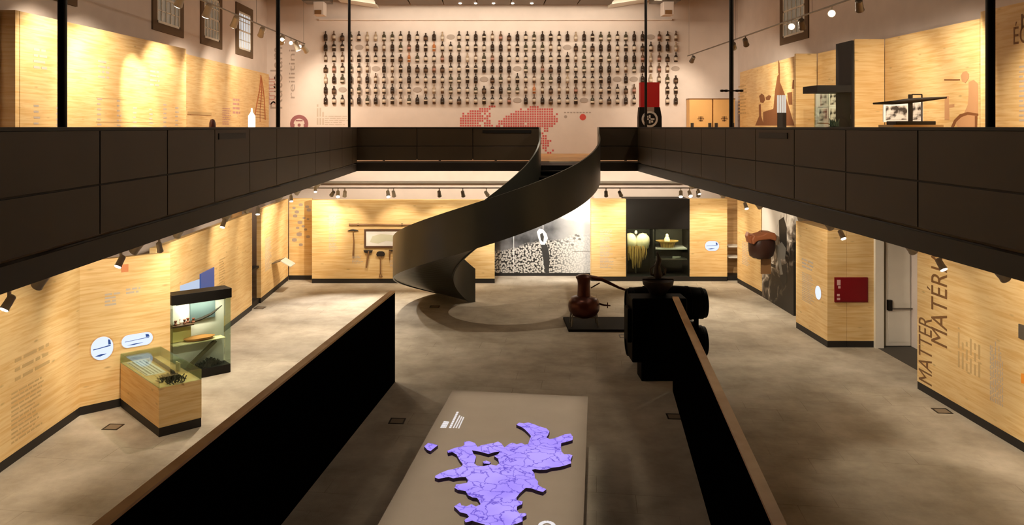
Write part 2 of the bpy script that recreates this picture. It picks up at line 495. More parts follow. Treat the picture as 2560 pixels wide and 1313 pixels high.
def capsule(w_, h_, n=14):
    r = min(w_, h_) / 2; pts = []
    for k in range(4):
        cx = (w_ / 2 - r) * (1 if k in (0, 3) else -1); cz = (h_ / 2 - r) * (1 if k in (0, 1) else -1)
        for i in range(n + 1):
            a = PI / 2 * k + PI / 2 * i / n
            pts.append((cx + r * math.cos(a), cz + r * math.sin(a)))
    return pts
def lit_window(parent, x, z, w_, h_, deco=True, blue=.3):
    s = MB().plate([(x + a, z + b) for a, b in capsule(w_, h_)], -.012, .01).build('lit_opening', M['screen'], parent)
    k = MB(); k.plate([(x + a * 1.12 , z + b * 1.12) for a, b in capsule(w_, h_)], -.004, .012)
    k.build('opening_rim', M['wood_cap'], parent)
    if deco:
        d = MB()
        d.plate([(x - w_ * .40, z - h_ * .02), (x + w_ * .38, z + h_ * .05), (x + w_ * .38, z + h_ * .10), (x - w_ * .1, z + h_ * .04), (x - w_ * .40, z + h_ * .02)], -.015, -.011)
        d.plate([(x - w_ * .34, z - h_ * .30), (x - w_ * .1, z - h_ * .34), (x + w_ * .2, z - h_ * .26), (x - w_ * .05, z - h_ * .24)], -.015, -.011)
        d.plate([(x + w_ * .28, z + h_ * .12), (x + w_ * .40, z + h_ * .12), (x + w_ * .36, z + h_ * .32), (x + w_ * .26, z + h_ * .36)], -.015, -.011)
        d.build('printed_figure', M['screen_blue'], s)
    return s

ZW = 3.04
# --- lower level, left side
LA, LB_, LBe = (-7.96, 6.5), (-7.98, 15.8), (-6.66, 16.98)
r, L_ = board('exhibition_screen', 'panel', LA, LB_, 0, ZW, 'long birch panel at the near left with knots and faded text')
mb = MB(); lines(mb, L_ - 2.2, 1.75, 1.2, 3, .16, .06); lines(mb, L_ - 2.3, 1.2, 1.0, 12, .075, .03); mb.build('lettering', M['ink_soft'], r)
r, L_ = board('exhibition_screen', 'panel', LB_, LBe, 0, ZW, 'angled birch panel with two glowing rounded openings')
def on(r, px, py):
    """where a line of sight meets the face of a board, in the board's own x and z"""
    p0 = Vector(r.location[:2]); a = r.rotation_euler[2]; d = Vector((math.cos(a), math.sin(a)))
    k = (px - CX) / F
    # (p0 + t d).x = k (p0 + t d).y
    t = (k * p0.y - p0.x) / (d.x - k * d.y)
    Y = p0.y + t * d.y
    return t, EYE - (py - CY) * Y / F - r.location.z
x, z = on(r, 255, 871); lit_window(r, x, z, .42, .46)
x, z = on(r, 343, 850); lit_window(r, x, z, .62, .26)
mb = MB(); x, z = on(r, 262, 735); lines(mb, x, z, .3, 4, .07, .04); x, z = on(r, 315, 722); lines(mb, x, z, .3, 2, .07, .04); mb.build('lettering', M['ink_faint'], r)
x, z = on(r, 303, 662); MB().box(x, x + .14, -.004, .001, z - .16, z).build('orange_mark', mat('orange_ink', lin(214, 134, 84)), r)
# wall C in two panels with a dark shelf recess between
LC = [(-7.22, 17.6), (-7.22, 24.9), (-7.22, 25.9), (-7.28, 29.72)]
r, L_ = board('exhibition_screen', 'panel', LC[0], LC[1], 0, ZW, 'birch panel behind the tall glass showcase with a blue screen')
lb = r
x0, z0 = on(r, 450, 725); x1, z1 = on(r, 498, 698)
MB().plate([(x0, .95), (x1, 1.0), (x1, z1), (x0, z0 + .1)], -.01, .01).build('pale_screen', mat('pale_screen', (0, 0, 0, 1), emis=lin(196, 214, 240), estr=.9), r)
x2, z2 = on(r, 533, 668)
MB().box(x1 + .03, x2, -.03, .01, .95, z2).build('blue_screen', M['screen_blue'], r)
mb = MB(); x, z = on(r, 548, 650); lines(mb, x, z, .5, 14, .07, .03); mb.build('lettering', M['ink_soft'], r)
r, L_ = board('exhibition_screen', 'panel', LC[2], LC[3], 0, ZW, 'pale birch panel with an open leaflet ledge on the left side')
mb = MB(); lines(mb, .5, 2.0, .9, 22, .05, .02); mb.build('lettering', M['ink_faint'], r)
# recess
rc = empty('shelf_recess', (-7.9, 24.9, 0), 0, 'narrow recess with a dark shelf between two left birch panels', 'shelf')
MB().box(0, .06, 0, 1.0, 0, ZW).build('back_board', M['wood_cap'], rc)
MB().box(.06, .62, .02, .98, 1.15, 1.22).build('shelf', M['black'], rc)
MB().box(.06, .62, .02, .98, 0, .16).build('plinth', M['seam'], rc)
MB().box(.06, .09, .1, .9, 1.95, 2.7).build('picture', M['paper'], rc)
# leaflet ledge, an open book of metal sheet standing off the panel
lg = empty('leaflet_ledge', (-7.25, 27.6, 1.02), 0, 'small white folded ledge fixed to the far left panel', 'ledge')
MB().add([(0, -.35, 0), (.32, -.35, .1), (.32, .35, .1), (0, .35, 0), (0, -.35, .03), (.32, -.35, .13), (.32, .35, .13), (0, .35, .03)],
         [(0, 1, 2, 3), (4, 7, 6, 5), (0, 4, 5, 1), (1, 5, 6, 2), (2, 6, 7, 3), (3, 7, 4, 0)]).build('ledge_leaf', M['metal'], lg)
MB().add([(.32, -.35, .1), (.66, -.35, -.1), (.66, .35, -.1), (.32, .35, .1), (.32, -.35, .13), (.66, -.35, -.07), (.66, .35, -.07), (.32, .35, .13)],
         [(0, 1, 2, 3), (4, 7, 6, 5), (0, 4, 5, 1), (1, 5, 6, 2), (2, 6, 7, 3), (3, 7, 4, 0)]).build('ledge_leaf', M['white'], lg)
# --- lower back
r, L_ = board('exhibition_screen', 'panel', (-7.28, 29.85), (-6.42, 29.85), 0, ZW, 'narrow back panel printed with floating grey blossoms')
mb = MB(); random.seed(3)
for (px, py) in ((735, 520), (752, 512), (768, 517), (772, 525), (738, 540), (760, 545), (770, 548), (750, 556), (744, 570), (758, 566), (748, 586), (770, 592), (736, 600), (752, 612), (742, 530), (764, 574)):
    x, z = on(r, px, py); s_ = .05 + .05 * random.random()
    mb.plate([(x + s_ * math.cos(a * .785) * (1 + .3 * (a % 2)), z + s_ * .75 * math.sin(a * .785)) for a in range(8)], -.003, .001)
mb.build('printed_figure', M['ink_grey'], r)
r, L_ = board('exhibition_screen', 'panel', (-6.28, 29.2), (.39, 29.2), 0, ZW, 'wide birch back panel with hanging tools, left of the stair', th=.3)
wE = r
mb = MB(); x, z = on(r, 822, 540); lines(mb, x, z, .34, 24, .055, .022)
x, z = on(r, 930, 650); mb.build('lettering', M['ink_faint'], r)
mb = MB(); lines(mb, *on(r, 880, 640), .4, 6, .05, .02); lines(mb, *on(r, 975, 650), .3, 6, .05, .02); mb.build('lettering', M['ink_faint'], r)
def hang(px, py, name, label, cat, build_, group=None):
    q = at(px, py, 29.2); e = empty(name, (q.x, 29.2, q.z), 0, label, cat, group); build_(e); return e
S = 29.2 / F
def pole_b(e): MB().tube([(0, -.06, 0), (2.4, -.06, -.02)], [.035, .028], 10).build('shaft', M['midwood'], e, smooth=True); MB().box(.3, .36, -.05, 0, -.05, .03).build('hook', M['iron'], e); MB().box(1.9, 1.96, -.05, 0, -.06, .03).build('hook', M['iron'], e)
hang(873, 561, 'wooden_pole', 'long thin wooden pole hung above the framed map', 'pole', pole_b)
def pick_b(e):
    MB().tube([(0, -.05, 0), (.03, -.05, -.4), (.01, -.05, -.92)], [.022, .025, .034], 10).build('handle', M['midwood'], e, smooth=True)
    MB().tube([(-.19, -.05, -.02), (-.08, -.05, .01), (0, -.05, .015), (.08, -.05, .01), (.19, -.05, 0)], [.012, .028, .036, .028, .014], 8).build('head', M['iron'], e, smooth=True)
hang(883, 576, 'pickaxe', 'long handled pickaxe hung left of the framed map', 'tool', pick_b)
def hoe_b(e):
    MB().tube([(.02, -.05, 0), (-.02, -.05, -.3), (-.07, -.05, -.62)], [.04, .034, .026], 10).build('handle', M['midwood'], e, smooth=True)
    MB().plate([(-.17, .03), (.17, .03), (.14, -.05), (.04, -.09), (-.04, -.09), (-.14, -.05)], -.08, -.03).build('head', M['iron'], e, bevel=.008)
hang(921, 627, 'hoe', 'short hoe with tilted handle hung below the framed map', 'tool', hoe_b)
def sho_b(e):
    MB().tube([(0, -.05, 0), (0, -.05, -.72)], [.022, .02], 10).build('handle', M['midwood'], e, smooth=True)
    MB().plate([(-.16, -.02), (-.13, .06), (-.06, .09), (.06, .09), (.13, .06), (.16, -.02), (.13, -.09), (-.13, -.09)], -.08, -.03).build('blade', M['iron'], e, bevel=.008)
    g = MB(); g.bar((-.06, -.05, -.85), (.06, -.05, -.85), .03, .03); g.bar((0, -.05, -.7), (-.06, -.05, -.85), .025, .025); g.bar((0, -.05, -.7), (.06, -.05, -.85), .025, .025); g.build('grip', M['midwood'], e)
hang(952, 634, 'shovel', 'wide bladed shovel hung upside down below the framed map', 'tool', sho_b)
def peg_b(e):
    MB().tube([(0, -.05, .03), (0, -.05, -.32)], [.035, .015], 10).build('handle', M['midwood'], e, smooth=True)
    MB().box(-.03, .12, -.07, -.03, 0, .05).build('blade', M['iron'], e)
hang(975, 628, 'sickle', 'small hand tool hung beside the curve of the stair', 'tool', peg_b)
q0 = at(911, 619, 29.2); q1 = at(1062, 573, 29.2)
fr = empty('framed_map', (q0.x, 29.2, q0.z), 0, 'old map in a dark wooden frame on the back panel', 'picture')
W_, H_ = q1.x - q0.x, q1.z - q0.z
g = MB()
for b in ((0, W_, 0, .06), (0, W_, H_ - .06, H_), (0, .06, .06, H_ - .06), (W_ - .06, W_, .06, H_ - .06)): g.box(b[0], b[1], -.06, 0, b[2], b[3])
g.build('frame', M['darkwood'], fr, bevel=.006)
MB().box(.06, W_ - .06, -.03, 0, .06, H_ - .06).build('map_sheet', M['paper'], fr)
MB().plate([(.2, .2), (.5, .15), (.8, .25), (1.2, .2), (1.7, .3), (1.6, .5), (1.1, .45), (.6, .5), (.3, .42)], -.033, -.03).build('printed_figure', mat('map_green', lin(206, 204, 180)), fr)

# photo mural of the pebble beach
def beach(N, L, v):
    sx = N.new('ShaderNodeSeparateXYZ'); L.new(v, sx.inputs[0])
    cb = N.new('ShaderNodeCombineXYZ'); L.new(sx.outputs[0], cb.inputs[0]); L.new(sx.outputs[2], cb.inputs[1])
    vo = N.new('ShaderNodeTexVoronoi'); vo.voronoi_dimensions = '2D'; vo.inputs['Scale'].default_value = 14.0; L.new(cb.outputs[0], vo.inputs['Vector'])
    pb = N.new('ShaderNodeValToRGB'); pb.color_ramp.elements[0].position = .28; pb.color_ramp.elements[0].color = lin(190, 186, 178); pb.color_ramp.elements[1].position = .62; pb.color_ramp.elements[1].color = lin(20, 18, 16)
    L.new(vo.outputs['Distance'], pb.inputs['Fac'])
    no = N.new('ShaderNodeTexNoise'); no.inputs['Scale'].default_value = 1.3; no.inputs['Detail'].default_value = 6; L.new(v, no.inputs['Vector'])
    hill = N.new('ShaderNodeValToRGB'); hill.color_ramp.elements[0].position = .35; hill.color_ramp.elements[0].color = lin(46, 46, 46); hill.color_ramp.elements[1].position = .7; hill.color_ramp.elements[1].color = lin(120, 120, 122)
    L.new(no.outputs['Fac'], hill.inputs['Fac'])
    def step(zc, slope, soft):
        a = N.new('ShaderNodeMath'); a.operation = 'MULTIPLY_ADD'; L.new(sx.outputs[0], a.inputs[0]); a.inputs[1].default_value = -slope; L.new(sx.outputs[2], a.inputs[2])
        s2 = N.new('ShaderNodeMath'); s2.operation = 'MULTIPLY_ADD'; L.new(no.outputs['Fac'], s2.inputs[0]); s2.inputs[1].default_value = .35; L.new(a.outputs[0], s2.inputs[2])
        m = N.new('ShaderNodeMapRange'); m.inputs['From Min'].default_value = zc - soft; m.inputs['From Max'].default_value = zc + soft; L.new(s2.outputs[0], m.inputs['Value'])
        return m.outputs[0]
    m1 = N.new('ShaderNodeMix'); m1.data_type = 'RGBA'; L.new(step(.98, .20, .06), m1.inputs[0]); L.new(pb.outputs[0], m1.inputs[6]); L.new(hill.outputs[0], m1.inputs[7])
    # bright surf on the right
    rt = N.new('ShaderNodeMapRange'); rt.inputs['From Min'].default_value = 2.2; rt.inputs['From Max'].default_value = 3.3; L.new(sx.outputs[0], rt.inputs['Value'])
    m2 = N.new('ShaderNodeMix'); m2.data_type = 'RGBA'; L.new(rt.outputs[0], m2.inputs[0]); L.new(m1.outputs[2], m2.inputs[6]); m2.inputs[7].default_value = lin(216, 216, 212)
    mm = N.new('ShaderNodeMath'); mm.operation = 'MULTIPLY'; L.new(rt.outputs[0], mm.inputs[0]); mm.inputs[1].default_value = .75; L.new(mm.outputs[0], m2.inputs[0])
    m3 = N.new('ShaderNodeMix'); m3.data_type = 'RGBA'; L.new(step(2.95, -.22, .12), m3.inputs[0]); L.new(m2.outputs[2], m3.inputs[6]); m3.inputs[7].default_value = lin(236, 236, 232)
    return m3.outputs[2]
pm = empty('photo_mural', (.41, 30.62, .12), 0, 'black and white photo mural of a person on a pebble shore', 'mural')
MB().box(0, 3.69, 0, .1, 0, 2.98).build('photo_sheet', ramp_pic('beach_photo', beach), pm)
MB().box(0, 3.69, .0, .12, -.12, 0).build('plinth', M['seam'], pm)
for sxm in (.72, 1.84): MB().box(sxm, sxm + .02, -.004, 0, 0, 2.98).build('sheet_joint', M['paper'], pm)
M['photo_dark'] = mat('photo_dark', lin(40, 38, 36)); M['photo_light'] = mat('photo_light', lin(220, 218, 212)); M['photo_mid'] = mat('photo_mid', lin(120, 118, 114))
def pf(px, py): q = at(px, py, 30.62); return (q.x - .41, q.z - .12)
MB().plate([pf(*p) for p in ((1352, 610), (1368, 612), (1374, 640), (1372, 685), (1364, 688), (1358, 650))], -.008, -.001).build('printed_figure', M['photo_dark'], pm)
MB().plate([pf(*p) for p in ((1342, 580), (1348, 572), (1358, 574), (1366, 584), (1370, 596), (1362, 612), (1352, 612), (1346, 596))], -.01, -.002).build('printed_figure', M['photo_light'], pm)
MB().plate([pf(*p) for p in ((1350, 586), (1356, 582), (1360, 592), (1358, 606), (1352, 600))], -.012, -.004).build('printed_figure', M['photo_dark'], pm)
mb = MB()
for (a, b) in ((1440, 588), (1449, 598), (1431, 612), (1418, 604), (1446, 590), (1436, 596)): mb.plate([pf(a + 4 * math.cos(t), b + 3 * math.sin(t)) for t in (0, 1, 2, 3, 4, 5)], -.008, -.001)
mb.bar((*[pf(1430, 628)[0]], -.004, pf(1430, 628)[1]), (pf(1475, 628)[0], -.004, pf(1475, 628)[1]), .03, .006)
mb.build('printed_figure', M['photo_mid'], pm)

XN0, XN1, YN = (1565 - CX) * 29.6 / F, (1724 - CX) * 29.6 / F, 29.6
r, L_ = board('exhibition_screen', 'panel', (3.97, YN), (XN0, YN), 0, ZW, 'birch panel between the shore mural and the black showcase', th=.3)
mb = MB(); lines(mb, *on(r, 1500, 575), .5, 26, .055, .022); mb.build('lettering', M['ink_faint'], r)
r, L_ = board('exhibition_screen', 'panel', (XN1, YN), (9.0, YN), 0, ZW, 'birch panel with a white oval opening right of the black showcase', th=.3)
lit_window(r, *on(r, 1780, 615), .52, .36)
# black showcase niche
nc = empty('wall_showcase', (XN0, YN, 0), 0, 'tall black wall showcase holding a straw cape and a basket', 'showcase')
WN = XN1 - XN0
MB().box(0, WN, .95, 1.0, .17, ZW).build('back_board', mat('niche_back', lin(54, 52, 40), .7), nc)
MB().box(0, .04, 0, .95, .17, ZW).build('side_panel', M['black'], nc)
MB().box(WN - .04, WN, 0, .95, .17, ZW).build('side_panel', M['black'], nc)
MB().box(.0, WN, 0, 1.0, 0, .17).build('plinth', M['seam'], nc)
MB().box(.04, WN - .04, .0, .9, 1.93, ZW).build('hood', M['black'], nc)
MB().box(.04, WN - .04, .012, .022, .17, 1.93).build('glass_pane', M['glass'], nc)
MB().box(1.06, 1.1, .05, .9, .17, 1.93).build('divider', M['black'], nc)
MB().box(1.1, WN - .05, .15, .85, 1.14, 1.19).build('shelf', M['white'], nc)
MB().box(1.1, WN - .05, .15, .85, .76, .80).build('shelf', M['metal'], nc)
MB().box(.1, WN - .1, .1, .2, 1.905, 1.928).build('lamp_strip', M['metal'], nc)
area((XN0 + WN / 2, YN + .16, 1.89), (math.radians(25), 0, 0), 2.0, .06, 26)
# the straw cape
e = empty('straw_cape', (XN0 + .47, YN + .5, .2), 0, 'cream straw cape with two rounded shoulders in the black showcase', 'cape')
b = MB(); rnd = random.Random(5)
for s in (-1, 1):
    k = MB(); prof = [(.02, .33), (.14, .30), (.23, .2), (.27, .05), (.26, -.08), (.2, -.22), (.06, -.3)]
    vs_ = []
    b.lathe(prof, (s * .245, 0, 1.18), 28, sy=.7)
b.v = [(x + .012 * rnd.uniform(-1, 1), y + .02 * rnd.uniform(-1, 1), z + .012 * rnd.uniform(-1, 1)) for x, y, z in b.v]
b.build('shoulders', M['wool'], e, smooth=True)
g = MB()
for i in range(110):
    x = rnd.uniform(-.42, .42); y = rnd.uniform(-.2, .12); l = rnd.uniform(.25, .5) + (.35 if abs(x) < .2 else 0)
    g.tube([(x * .9, y, 1.05), (x, y - .03, 1.0 - l * .5), (x * .85, y + rnd.uniform(-.05, .05), 1.0 - l)], [.018, .022, .006], 5)
fb = g.build('hanging_straw', M['straw'], e); fb['kind'] = 'stuff'
MB().tube([(0, .05, 0), (0, .05, 1.5)], .025, 10).build('stand', M['metal'], e)
MB().lathe([(.001, 0), (.05, .02), (.06, .07), (.04, .13), (.001, .15)], (0, .05, 1.47), 12).build('neck_block', M['white'], e, smooth=True)
# basket on the glass shelf
e = empty('wicker_basket', (XN0 + 1.62, YN + .45, 1.19), 0, 'pale wicker basket on the white shelf of the black showcase', 'basket')
g = MB(); g.lathe([(.24, 0), (.26, .08), (.29, .17), (.42, .22), (.43, .25), (.30, .24), (.26, .10), (.2, .02)], (0, 0, 0), 28, sy=.7)
g.build('bowl', M['straw'], e, smooth=True)
g = MB()
for k in range(16):
    a = 2 * PI * k / 16; g.tube([(.265 * math.cos(a), .185 * math.sin(a), .0), (.31 * math.cos(a), .217 * math.sin(a), .2)], .009, 6)
g.build('ribs', M['midwood'], e)
e = empty('carved_figure', (XN0 + 1.62, YN + .45, 1.36), 0, 'small pale rounded carving standing inside the wicker basket', 'figure')
MB().lathe([(.10, -.15), (.1, 0), (.11, .12), (.08, .2), (.05, .24), (.06, .28), (.03, .33), (.001, .34)], (0, 0, 0), 16).build('body', M['wool'], e, smooth=True)
e = empty('white_tool', (XN0 + 2.0, YN + .4, .80), .5, 'small pale tool lying on the lower showcase shelf', 'tool')
MB().bar((-.16, 0, .03), (.16, 0, .03), .05, .05).build('handle', M['white'], e); MB().box(-.2, -.12, -.05, .05, .0, .07).build('head', M['white'], e)
# side niche to the right
e = empty('side_shelf_niche', (9.0, 29.75, 0), 0, 'dim niche with two lit shelves in the far right corner', 'shelf')
MB().box(0, .9, .6, .66, 0, ZW).build('back_board', M['wood_cap'], e)
MB().box(.1, .55, .05, .58, 1.22, 1.27).build('shelf', M['white'], e)
MB().box(.1, .55, .05, .58, .82, .87).build('shelf', M['white'], e)
MB().box(.05, .85, -.02, .6, 0, .17).build('plinth', M['seam'], e)

# --- lower right
r, L_ = board('exhibition_screen', 'panel', (9.28, 29.3), (9.34, 26.9), 0, ZW, 'birch panel at the far right behind the hanging brown bag')
mb = MB(); lines(mb, .5, 1.6, .8, 14, .06, .025); mb.build('lettering', M['ink_faint'], r)
def farm(N, L, v):
    sx = N.new('ShaderNodeSeparateXYZ'); L.new(v, sx.inputs[0])
    no = N.new('ShaderNodeTexNoise'); no.inputs['Scale'].default_value = 2.4; no.inputs['Detail'].default_value = 7; no.inputs['Distortion'].default_value = 1.2; L.new(v, no.inputs['Vector'])
    a = N.new('ShaderNodeMath'); a.operation = 'MULTIPLY_ADD'; L.new(sx.outputs[2], a.inputs[0]); a.inputs[1].default_value = .25; L.new(no.outputs['Fac'], a.inputs[2])
    b_ = N.new('ShaderNodeMath'); b_.operation = 'MULTIPLY_ADD'; L.new(sx.outputs[0], b_.inputs[0]); b_.inputs[1].default_value = -.20; L.new(a.outputs[0], b_.inputs[2])
    r = N.new('ShaderNodeValToRGB'); els = r.color_ramp.elements
    els[0].position = .42; els[0].color = lin(22, 18, 16); els[1].position = .78; els[1].color = lin(232, 228, 222)
    e1 = els.new(.58); e1.color = lin(120, 110, 100); e2 = els.new(.68); e2.color = lin(206, 200, 192)
    L.new(b_.outputs[0], r.inputs['Fac'])
    return r.outputs[0]
pm2 = empty('photo_mural', (9.345, 26.89, 0), -PI / 2, 'grey photo mural of a crouching figure on the right wall', 'mural')
MB().box(0, 2.74, 0, .14, .0, ZW).build('photo_sheet', ramp_pic('farm_photo', farm), pm2)
mb = MB(); mb.plate([(1.55, 2.75), (1.95, 2.9), (2.2, 2.6), (2.2, 1.9), (1.9, 1.85), (1.6, 2.1)], -.006, -.001); mb.plate([(1.75, 1.35), (2.2, 1.5), (2.2, .9), (1.95, .75), (1.6, .9)], -.006, -.001)
mb.plate([(.1, 1.25), (1.25, 1.28), (1.25, 1.18), (.1, 1.14)], -.006, -.001)
mb.build('printed_figure', M['photo_dark'], pm2)
mb = MB(); mb.plate([(1.45, 1.9), (1.8, 2.1), (2.15, 1.95), (2.05, 1.6), (1.65, 1.55)], -.008, -.001); mb.plate([(1.2, 1.9), (1.45, 1.95), (1.9, 1.1), (1.7, 1.05)], -.008, -.001); mb.build('printed_figure', M['photo_mid'], pm2)
r, L_ = board('exhibition_screen', 'panel', (8.86, 22.72), (8.88, 20.69), 0, ZW, 'projecting birch panel with a round white opening at the right', th=.5)
lit_window(r, *on(r, 2046, 732), .34, .36, deco=False)
mb = MB(); lines(mb, *on(r, 2005, 645), .9, 3, .1, .05); lines(mb, *on(r, 2005, 680), .8, 16, .05, .02); mb.build('lettering', M['ink_faint'], r)
r, L_ = board('exhibition_screen', 'panel', (9.385, 20.69), (10.08, 20.69), 0, ZW, 'birch panel facing the hall behind the dark red cabinet', th=.2)
fb_ = r
# hose cabinet
q0, q1 = at(2085, 755, 20.69), at(2168, 693, 20.69)
e = empty('hose_cabinet', (q0.x, 20.69, q0.z), 0, 'dark red fire hose cabinet on the birch panel', 'cabinet')
W_, H_ = q1.x - q0.x, q1.z - q0.z
MB().box(0, W_, -.05, 0, 0, H_).build('body', M['darkred'], e, bevel=.008)
MB().box(.03, W_ - .03, -.062, -.05, .03, H_ - .03).build('door', M['darkred'], e, bevel=.004)
mb = MB(); mb.box(.05, .14, -.066, -.061, H_ - .2, H_ - .06); mb.box(.08, .14, -.066, -.061, H_ - .28, H_ - .22); mb.box(.05, .12, -.066, -.061, .16, .22); mb.box(.05, .13, -.066, -.061, .06, .12)
mb.build('notice', mat('pale_sticker', lin(214, 170, 168)), e)
# door niche
struct(MB().box(10.08, 10.3, 20.6, 20.85, 0, 4.21).build('trim_3', M['white']))
struct(MB().box(10.1, XR, 20.85, 21.0, 0, 4.21).build('wall_alcove', M['plaster']))
d = struct(MB().box(10.44, 11.08, 20.78, 20.84, .02, 3.3).build('door_1', M['white']), 'white door with a push bar in the right alcove')
mb = MB(); mb.bar((10.55, 20.70, 1.0), (11.08, 20.70, 1.0), .035, .035); mb.build('push_bar', M['metal'], d)
MB().box(10.46, 10.56, 20.68, 20.78, .95, 1.22).build('latch', M['black'], d)
MB().box(10.5, 11.05, 20.765, 20.78, .12, .9).build('door_panel', M['white'], d)
MB().box(10.5, 11.05, 20.765, 20.78, 1.12, 3.1).build('door_panel', M['white'], d)
struct(MB().box(10.32, 10.44, 20.8, 20.84, 0, 3.4).build('door_frame', mat('door_frame', lin(120, 108, 76))))
struct(MB().box(10.15, XR, 17.6, 20.8, 0, .006).build('floor_alcove', mat('alcove_mat', lin(62, 58, 52))))
# panel F with the big title
r, L_ = board('exhibition_screen', 'panel', (9.44, 17.43), (9.5, 6.5), 0, ZW, 'long birch panel at the near right with the large brown title', th=.16)
xa, za = on(r, 2297, 955); xb, _ = on(r, 2330, 955); _, zb_ = on(r, 2314, 792)
fit_text('MATTER', r, xa, xb, za + .06, zb_, M['ink'], up=True)
xa, _ = on(r, 2318, 800); xb, za = on(r, 2368, 872); _, zb_ = on(r, 2340, 625)
fit_text('MATÉRIA', r, xa, xb, za, zb_, M['ink'], up=True)
mb = MB(); x, z = on(r, 2395, 905); lines(mb, x, z - .1, .85, 6, .13, .055, rot=True); mb.build('lettering', M['ink_soft'], r)
mb = MB(); x, z = on(r, 2475, 860); lines(mb, x, .6, 1.2, 8, .05, .02, rot=True); mb.build('lettering', M['ink_faint'], r)
x, z = on(r, 2553, 958); MB().plate([(x, z), (x + .5, z + .06), (x + .5, z + .3), (x, z + .17)], -.004, .001).build('orange_mark', mat('orange_print', lin(236, 150, 50)), r)
x, z = on(r, 2550, 845); MB().box(x, x + .5, -.03, 0, z, z + .25).build('grey_plate', M['metal'], r)

# hanging brown bag
q = at(1906, 612, 25.5)
e = empty('leather_bag', (8.84, 25.5, q.z), 0, 'big brown leather saddle bag hanging before the right mural', 'bag')
rnd = random.Random(2)
g = MB(); g.lathe([(.02, -.44), (.28, -.43), (.42, -.34), (.48, -.18), (.49, 0), (.47, .14), (.42, .24)], (.0, 0, 0), 24, sy=.85)
g.v = [(x + .025 * rnd.uniform(-1, 1), y + .025 * rnd.uniform(-1, 1), z + .02 * rnd.uniform(-1, 1)) for x, y, z in g.v]
g.build('pouch', mat('dark_leather', lin(52, 26, 18), .4), e, smooth=True)
g = MB(); g.plate([(-.42, .04), (-.30, .16), (-.05, .20), (.2, .22), (.40, .16), (.43, .3), (.36, .42), (.05, .44), (-.05, .38), (-.30, .32), (-.40, .36), (-.50, .22), (-.46, .08)], -.44, .30)
g.build('flap', M['copper_lit'], e, bevel=.05)
g = MB(); g.plate([(-.56, .1), (-.46, .06), (-.42, .2), (-.45, .34), (-.52, .3), (-.56, .44), (-.62, .3)], -.3, .0); g.build('side_tie', M['copper_lit'], e, bevel=.02)
g = MB(); g.tube([(0, 0, .40), (0, 0, ZS + .02 - q.z)], .008, 6); g.build('cord', M['iron'], e)
MB().box(.02, .40, .1, .14, -.95, -.35).build('skirt', M['midwood'], e)
e.scale = (.86, .86, 1)

# ------------------------------------------------------------------ table showcase and tall showcase, left
TA = math.atan2(-1.5, 1.5)   # long side direction (towards the viewer and right)
v = Vector((1.32, 1.18)).normalized(); u = Vector((v.y, -v.x)); c0 = Vector((-7.41, 16.3)) + u * .02; TR = math.atan2(u.y, u.x)
e = empty('table_showcase', (c0.x, c0.y, 0), TR, 'low birch table showcase with a glass lid by the left wall', 'showcase')
LT, WT = 2.14, .80
MB().box(0, LT, 0, WT, .17, .90).build('body', M['wood'], e, bevel=.003)
MB().box(.005, LT - .005, .005, WT - .005, 0, .17).build('plinth', M['seam'], e)
g = MB()
for b_ in ((0, LT, 0, .012), (0, LT, WT - .012, WT), (0, .012, 0, WT), (LT - .012, LT, 0, WT)): g.box(b_[0], b_[1], b_[2], b_[3], .90, 1.08)
g.box(0, LT, 0, WT, 1.08, 1.092)
g.build('glass_lid', M['glass'], e)
def inside(lx, ly, z=.902):
    p = c0 + u * lx + v * ly; return (p.x, p.y, z)
o = empty('display_sheet', inside(.5, .36), TR, 'grey and white printed sheet at the far end of the table showcase', 'sheet')
MB().box(-.4, .75, -.28, .1, 0, .006).build('sheet', M['paper'], o); g = MB()
for k in range(5): g.box(-.35, .7, -.26 + k * .07, -.235 + k * .07, .006, .008)
g.build('printed_figure', M['photo_mid'], o)
o = empty('steel_blade', inside(.75, .55, .93), TR, 'long dark blue steel blade lying in the table showcase', 'blade')
MB().bar((-.62, .0, 0), (.5, -.02, 0), .012, .10).build('blade', mat('blue_steel', lin(40, 52, 84), .3, .5), o); MB().bar((.5, -.02, 0), (.72, -.02, 0), .03, .05).build('handle', M['iron'], o)
o = empty('dark_fibre_heap', inside(1.80, .36, .902), TR, 'heap of dark tangled fibre at the near end of the table showcase', 'heap')
g = MB(); rnd = random.Random(9)
for i in range(140):
    a = rnd.uniform(0, 2 * PI); rr_ = rnd.uniform(0, .26); x, y = rr_ * 1.25 * math.cos(a), rr_ * math.sin(a); h = .1 * (1 - rr_ / .3)
    g.bar((x, y, rnd.uniform(0, .02)), (x + rnd.uniform(-.07, .07), y + rnd.uniform(-.07, .07), h + .02), .018, .012)
q = g.build('fibres', mat('dark_fibre', lin(70, 58, 46), .9), o); q['kind'] = 'stuff'
o = empty('label_card', inside(1.28, .68, .902), TR, 'upright cream card standing in the table showcase', 'card')
MB().box(-.1, .1, -.01, .01, 0, .16).build('card', mat('cream_card', lin(240, 226, 176)), o)

